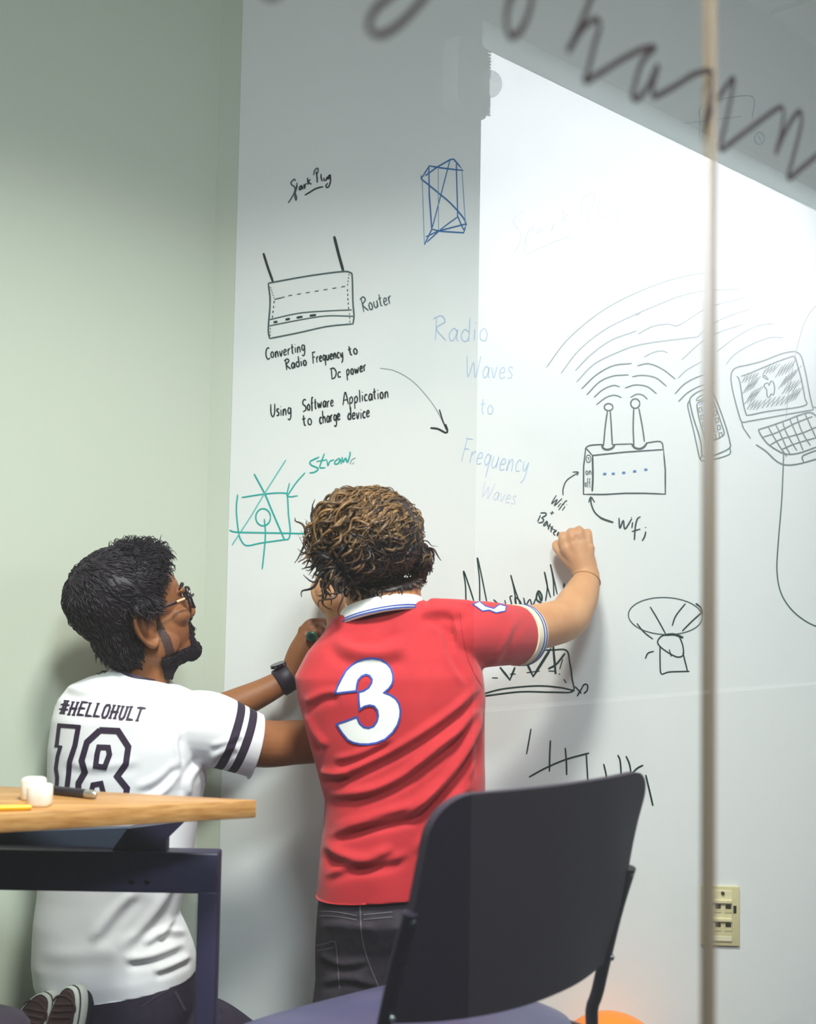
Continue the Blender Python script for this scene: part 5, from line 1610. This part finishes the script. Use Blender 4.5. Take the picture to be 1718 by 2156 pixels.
# left arm crosses in front of the chest and emerges past the sleeve
limb(wb_, [(180, 1500, 2.53, .052), (215, 1535, 2.60, .048), (270, 1550, 2.655, .044), (340, 1545, 2.67, .043), (430, 1512, 2.68, .040), (500, 1482, 2.69, .0345), (560, 1454, 2.70, .0290), (604, 1428, 2.71, .0255), (618, 1408, 2.715, .0255)], 24, .008)
limb(wb_, [(616, 1412, 2.715, .026), (632, 1375, 2.72, .028), (645, 1345, 2.722, .024)], 18, .006)
pen_hand(wb_, (618, 1408, 2.715, .024), [(641, 1322, 2.722), (646, 1334, 2.712), (648, 1350, 2.708), (648, 1366, 2.708)],
         [[(641, 1324, 2.722, .0105), (652, 1312, 2.722, .0095), (668, 1309, 2.73, .0088), (684, 1309, 2.745, .0080), (689, 1312, 2.755, .0068)],
          [(645, 1330, 2.715, .0105), (660, 1321, 2.715, .0095), (674, 1319, 2.725, .0088), (680, 1328, 2.735, .0082), (678, 1333, 2.74, .007)],
          [(648, 1345, 2.710, .0100), (663, 1330, 2.708, .0092), (672, 1336, 2.715, .0084), (672, 1345, 2.725, .0075)],
          [(648, 1362, 2.708, .0095), (664, 1352, 2.706, .0085), (668, 1362, 2.715, .0078), (660, 1370, 2.722, .007)]],
         [(630, 1385, 2.722, .017), (646, 1372, 2.735, .0125), (658, 1352, 2.745, .0100), (664, 1338, 2.748, .0085)], .0125)
# kneeling legs: thighs forward to the right, heels under the seat
hl, hr = W(190, 2080, 2.47), W(310, 2070, 2.47)
hl.z = hr.z = .235
kr = W(525, 2140, 2.60); kr.z = .16
kl = W(300, 2150, 2.68); kl.z = .10
al = Vector((W(105, 2150, 2.36).x, 2.40, .15)); ar_ = Vector((W(165, 2150, 2.36).x, 2.39, .15))
for h_, k_, a_ in ((hl, kl, al), (hr, kr, ar_)):
    wb_.tube([h_, (h_ + k_) / 2, k_], [.082, .070, .050], 20, .02)
    wb_.tube([k_, (k_ + a_) / 2 + Vector((0, 0, -.02)), a_], [.048, .050, .036], 20, .02)
wbody = remesh(wb_, .0028, 5)
wbw = wbody.copy()
bodyo = link('body', wbody, wht, brown, smooth='all', recalc=False)
# jeans
wj = M()
ringloft(wj, [(95, 2175, 400, 2175, 2.48, .125), (84, 2120, 412, 2110, 2.485, .128), (90, 2080, 408, 2050, 2.485, .124), (95, 2050, 400, 2020, 2.485, .112)], 40, 2.5)
for h_, k_, a_ in ((hl, kl, al), (hr, kr, ar_)):
    wj.tube([h_, (h_ + k_) / 2 + Vector((0, 0, .02)), k_], [.095, .088, .066], 24, .02)
    wj.tube([k_, (k_ + a_) / 2 + Vector((0, 0, -.02)), a_], [.058, .060, .050], 24, .02)
wjm = remesh(wj, .005, 6)
folds(wjm, [([(420, 2080), (460, 2100), (500, 2130)], 7, .004), ([(430, 2110), (470, 2130)], 7, .004)])
wjw = wjm.copy()
navyden = mat('dark_navy_denim', lin((42, 32, 52)), 0.85, noise=(30, lin((52, 44, 62)), 0.5, 0.8), bump=(700, 0.3, 0.001))
wjo = link('jeans', wjm, wht, navyden, smooth='all', recalc=False)
rip = mat('frayed_thread', lin((150, 176, 190)), 0.9)
ct = lambda p: crop(0, 1600, 600 / 1718, p)
decal(wjw, [(ct([(1350, 1310), (1380, 1322), (1420, 1352), (1460, 1385), (1500, 1405), (1490, 1418), (1440, 1402), (1400, 1368), (1365, 1335)]), 0)], [rip], 'frayed_rip', wjo, .002)
decal(wjw, [(q, 0) for q in band(ct([(1055, 1395), (1075, 1430), (1105, 1490), (1120, 1510)]), 6)] + [(q, 0) for q in band(ct([(850, 1490), (940, 1430), (1020, 1385)]), 1.6)], [mat('seam_thread', lin((74, 64, 80)), 0.8)], 'stitching', wjo, .0015)
# sneakers, soles towards the camera, toes on the floor
rubber = mat('brown_gum_sole', lin((86, 62, 64)), 0.8, bump=(160, .5, .003))
foxing = mat('white_rubber', lin((224, 226, 214)), 0.55)
stripe = mat('black_rubber_line', lin((40, 32, 44)), 0.6)
def sneaker(heel, yaw, lean, up):
    """heel: highest point of the sole; the sole faces -y turned by yaw; the foot hangs down from the heel"""
    rz = Matrix.Rotation(yaw, 3, 'Z') @ Matrix.Rotation(lean, 3, 'Y') @ Matrix.Rotation(up, 3, 'X')
    def P(a, b_, c):                      # a across, b out of the sole towards the camera, c from the heel down to the toe
        return heel + rz @ Vector((a, -b_, -c))
    LEN = .285
    def wid(t):
        return .030 + .004 * math.sin(t * math.pi) + .016 * math.exp(-((t - .72) / .22) ** 2) - .006 * math.exp(-((t - .38) / .15) ** 2)
    def outl(sc, n=64):
        out = []
        for k in range(n):
            a = 2 * math.pi * k / n
            ca, sn = math.cos(a), math.sin(a)
            t = .5 - .5 * math.copysign(abs(ca) ** .85, ca)
            out.append((math.copysign(abs(sn) ** .75, sn) * wid(t) * sc + .010 * math.sin(t * 2.4) * 0, LEN * (.5 + (t - .5) * (sc * .5 + .5))))
        return out
    sole = M().quadgrid([[P(a, .0, c) for a, c in outl(1)], [P(a, .006, c) for a, c in outl(1)], [P(a, .009, c) for a, c in outl(.96)]])
    # tread: ribs at the heel, a cross in a box under the arch
    for k in range(5):
        c = .022 + .012 * k
        sole.tube([P(-.020, .0095, c + .012), P(.020, .0095, c - .004)], .0028, 6)
    for (a0, c0, a1, c1_) in ((-.020, .090, .020, .140), (.020, .086, -.020, .145), (-.024, .085, .022, .078), (-.024, .150, .024, .143)):
        sole.tube([P(a0, .0095, c0), P(a1, .0095, c1_)], .0036, 6)
    arch = [P(.026 * math.cos(q), .0095, .030 - .018 * math.sin(q)) for q in [math.pi * k / 10 for k in range(11)]]
    sole.tube(arch, .002, 6)
    fx = M().quadgrid([[P(a, .007, c) for a, c in outl(1.03)], [P(a, .0065, c) for a, c in outl(1.07)], [P(a, -.028, c) for a, c in outl(1.07)], [P(a, -.030, c) for a, c in outl(1.02)]], True, False)
    ln = M().quadgrid([[P(a, -.003, c) for a, c in outl(1.085)], [P(a, -.0075, c) for a, c in outl(1.085)]], True, False)
    upm = M().quadgrid([[P(a, -.026, c) for a, c in outl(1.02)], [P(a, -.05, c * .97 + .006) for a, c in outl(.96)], [P(a, -.075, c * .75 + .012) for a, c in outl(.80)], [P(a, -.095, c * .42 + .02) for a, c in outl(.66)]])
    f = link('shoe', upm, wht, canvas, smooth='all')
    link('sole', sole, f, rubber)
    link('foxing', fx, f, foxing, smooth='all')
    link('foxing_line', ln, f, stripe, smooth='all')
sneaker(W(152, 2083, 2.32), math.radians(-26), math.radians(12), math.radians(-8))
sneaker(W(96, 2098, 2.345), math.radians(-16), math.radians(26), math.radians(-10))

# hair, beard
def wlocal(P):
    d = P - np.array(WC)
    return np.stack([d @ np.array(WR), d @ np.array(WFd), d @ np.array(WU)], 1)
def whairfn(P):
    q = wlocal(P)
    x, y, z = q[:, 0], q[:, 1], q[:, 2]
    low = np.where(y < -.035, -.088, -.088 + (y + .035) * 2.6)
    low = np.where(y > .0, .004 + np.clip(y - .018, 0, 1) * 1.35, low)
    v = z - low
    v[np.linalg.norm(q, axis=1) > .17] = -1
    v[(z < -.09)] = -1
    ear = (np.abs(x) > .056) & (y > -.042) & (y < .024) & (z < .020) & (z > -.065)
    v[ear] = -1
    v[(y > .062)] = -1
    return v
def wthick(P, v):
    q = wlocal(P)
    top = np.clip((q[:, 2] + .01) / .08, 0, 1)
    back = np.clip(-q[:, 1] / .08, 0, 1)
    quiff = np.clip((q[:, 1] - .0) / .06, 0, 1) * np.clip((q[:, 2] - .05) / .03, 0, 1)
    return np.clip(v / .018, 0, 1) * (.004 + .015 * top + .006 * back + .014 * quiff + .004 * np.clip(1 - np.abs(q[:, 2] + .058) / .045, 0, 1) * np.clip((-q[:, 1] - .01) / .05, 0, 1)) + noise3(P, 90, 9) * .002 * top
wcap = pick(wbw, whairfn, None, 'hair', wht, wthick)
wcap.ball(WL(0, -.054, -.016), (.063, .043, .064), Matrix((WR, WFd, WU)).transposed(), 28, 20)
whm = hairmat('black_hair', lin((26, 16, 30)), lin((48, 37, 45)), 0.55)
def wtone(p):
    return .12
def wcomb(p, n):
    q = wlocal(p[None])[0]
    crown = np.array(WC) + np.array(WFd) * -.055 + np.array(WU) * .09
    d = (p - crown) * 3
    return d
w1, u1 = strands(wcap, 4600, .030, .0017, wcomb, .0010, .4, .0075, wtone, None, 6, 4, .14)
def topsel(c):
    q = wlocal(c)
    return ((q[:, 2] > .055) & (q[:, 1] > -.01)).astype(float) + 1e-9
w2, u2 = strands(wcap, 700, .022, .0009, lambda p, n: wcomb(p, n) * .2 + np.array([.4, .1, 0]), .001, .4, .018, wtone, topsel, 5, 4)
w1.join(w2)
hairlink('hair', wcap, .05, w1, u1 + u2, wht, whm)
SIDE = [False]
def beardfn(P):
    q = wlocal(P)
    x, y, z = np.abs(q[:, 0]), q[:, 1], q[:, 2]
    side = (y > .012) & (y < .034 - .12 * np.clip(z + .05, 0, 1)) & (z < .012) & (z > -.095) & (x > .03)
    jaw = (z < -.084 - (y - .03) * .05) & (z > -.135) & (y > .004)
    chin = (z < -.084) & (y > .05) & (z > -.135)
    lip = (y > .078) & (z < -.038) & (z > -.052) & (x < .034)
    goat = (y > .076) & (z < -.050) & (x > .018) & (x < .034)
    v = np.where(jaw | chin | lip | goat, 1.0, -1.0) if not SIDE[0] else np.where(side | jaw, 1.0, -1.0)
    v[np.linalg.norm(q, axis=1) > .15] = -1
    return v
bcap = pick(wbw, beardfn, None, 'beard', wht, lambda P, v: .0015 + .0035 * np.clip((-wlocal(P)[:, 2] - .05) / .04, 0, 1), .0004)
b1, bt = strands(bcap, 2200, .009, .0008, lambda p, n: np.array([.2, 0, -1.0]), .0006, .4, .003, wtone, None, 4, 3, inset=.001)
SIDE[0] = True
scap = pick(wbw, beardfn, None, 'beard', wht, lambda P, v: v * 0, .0008)
link('sideburns', scap, wht, mat('sideburn_stubble', lin((62, 40, 38)), 0.7, noise=(260, lin((96, 62, 46)), 0.5, 0.75)), smooth='all', recalc=False)
hairlink('beard', bcap, .03, b1, bt, wht, whm)
ebr = M()
for sx in (-1, 1):
    ebr.tube([WL(.016 * sx, .100, .030), WL(.034 * sx, .096, .036), WL(.052 * sx, .082, .031)], [.0035, .004, .002], 8, .004)
link('eyebrows', ebr, wht, whm, smooth='all')
# glasses
gf = M()
def rim(cx):
    pts = []
    for k in range(40):
        a = 2 * math.pi * k / 40
        ca, sn = math.cos(a), math.sin(a)
        pts.append(WL(cx + math.copysign(abs(ca) ** .6, ca) * .026, .108 - .012 * ((cx + ca * .026) / .06) ** 2, .006 + math.copysign(abs(sn) ** .6, sn) * .021))
    return pts
for cx in (-.034, .034):
    r_ = rim(cx)
    gf.tube(r_ + [r_[0]], .0027, 8, None, False)
gf.tube([WL(-.009, .110, .012), WL(0, .113, .014), WL(.009, .110, .012)], .0022, 8)
gmat = mat('black_acetate', lin((38, 28, 40)), 0.25)
go = link('glasses', gf, wht, gmat)
for sx in (-1, 1):
    link('temple', M().tube([WL(.060 * sx, .103, .012), WL(.074 * sx, .085, .012), WL(.079 * sx, .040, .011), WL(.079 * sx, .000, .010), WL(.077 * sx, -.018, -.006)], [.0032, .0034, .0028, .0026, .0022], 10, .006, flat=.5), go, gmat)
    link('temple_inlay', M().tube([WL(.0765 * sx, .078, .0125), WL(.0785 * sx, .060, .0122)], [.0026, .0026], 10), go, mat('tan_inlay', lin((226, 190, 150)), 0.4))
lensm = mat('spectacle_lens', (.95, .97, .95), 0.03)
lensm.node_tree.nodes['Principled BSDF'].inputs['Alpha'].default_value = 0.12
for cx in (-.034, .034):
    lm = M(); lm.v = [tuple(p) for p in rim(cx)]; lm.f = [tuple(range(40))]; lm.mi = [0]
    link('lens', lm, go, lensm, smooth=False)
# watch on the left wrist
wa, wb2 = W(586, 1440, 2.706), W(614, 1422, 2.712)
wd = (wb2 - wa).normalized()
wt = M().tube([wa, wa + (wb2 - wa) * .08, wa + (wb2 - wa) * .92, wb2], [.0295, .0315, .0315, .0295], 28)
wto = link('watch_strap', wt, wht, mat('black_strap', lin((38, 26, 44)), 0.5))
fc_ = wa + (wb2 - wa) * .45 + Vector((-.012, -.004, .030))
link('watch_face', M().tube([fc_ - Vector((-.01, 0, .03)) * .0, fc_ + Vector((-.002, -.001, .006))], [.019, .018], 24), wto, mat('black_glass', lin((30, 22, 36)), 0.15))
# green marker gripped in the left hand
ga = W(656, 1340, 2.690); gd = Vector((.10, .98, -.06)).normalized()
gpen = empty('marker_pen', ga - Vector((0, 0, .012)), 'green capped marker held in the dark watch-wearing hand', 'pen')
gm1 = mat('green_plastic', lin((10, 92, 74)), 0.35)
link('barrel', M().tube([ga + gd * .004, ga + gd * .085], .0082, 20), gpen, gm1)
capm = M().tube([ga - gd * .006, ga - gd * .004, ga + gd * .012], [.0085, .0112, .0108], 24)
link('cap_ring', capm, gpen, gm1)
link('cap_hollow', M().tube([ga - gd * .0068, ga - gd * .0058], [.0060, .0062], 18), gpen, mat('dark_hollow', lin((10, 30, 34)), 0.6))
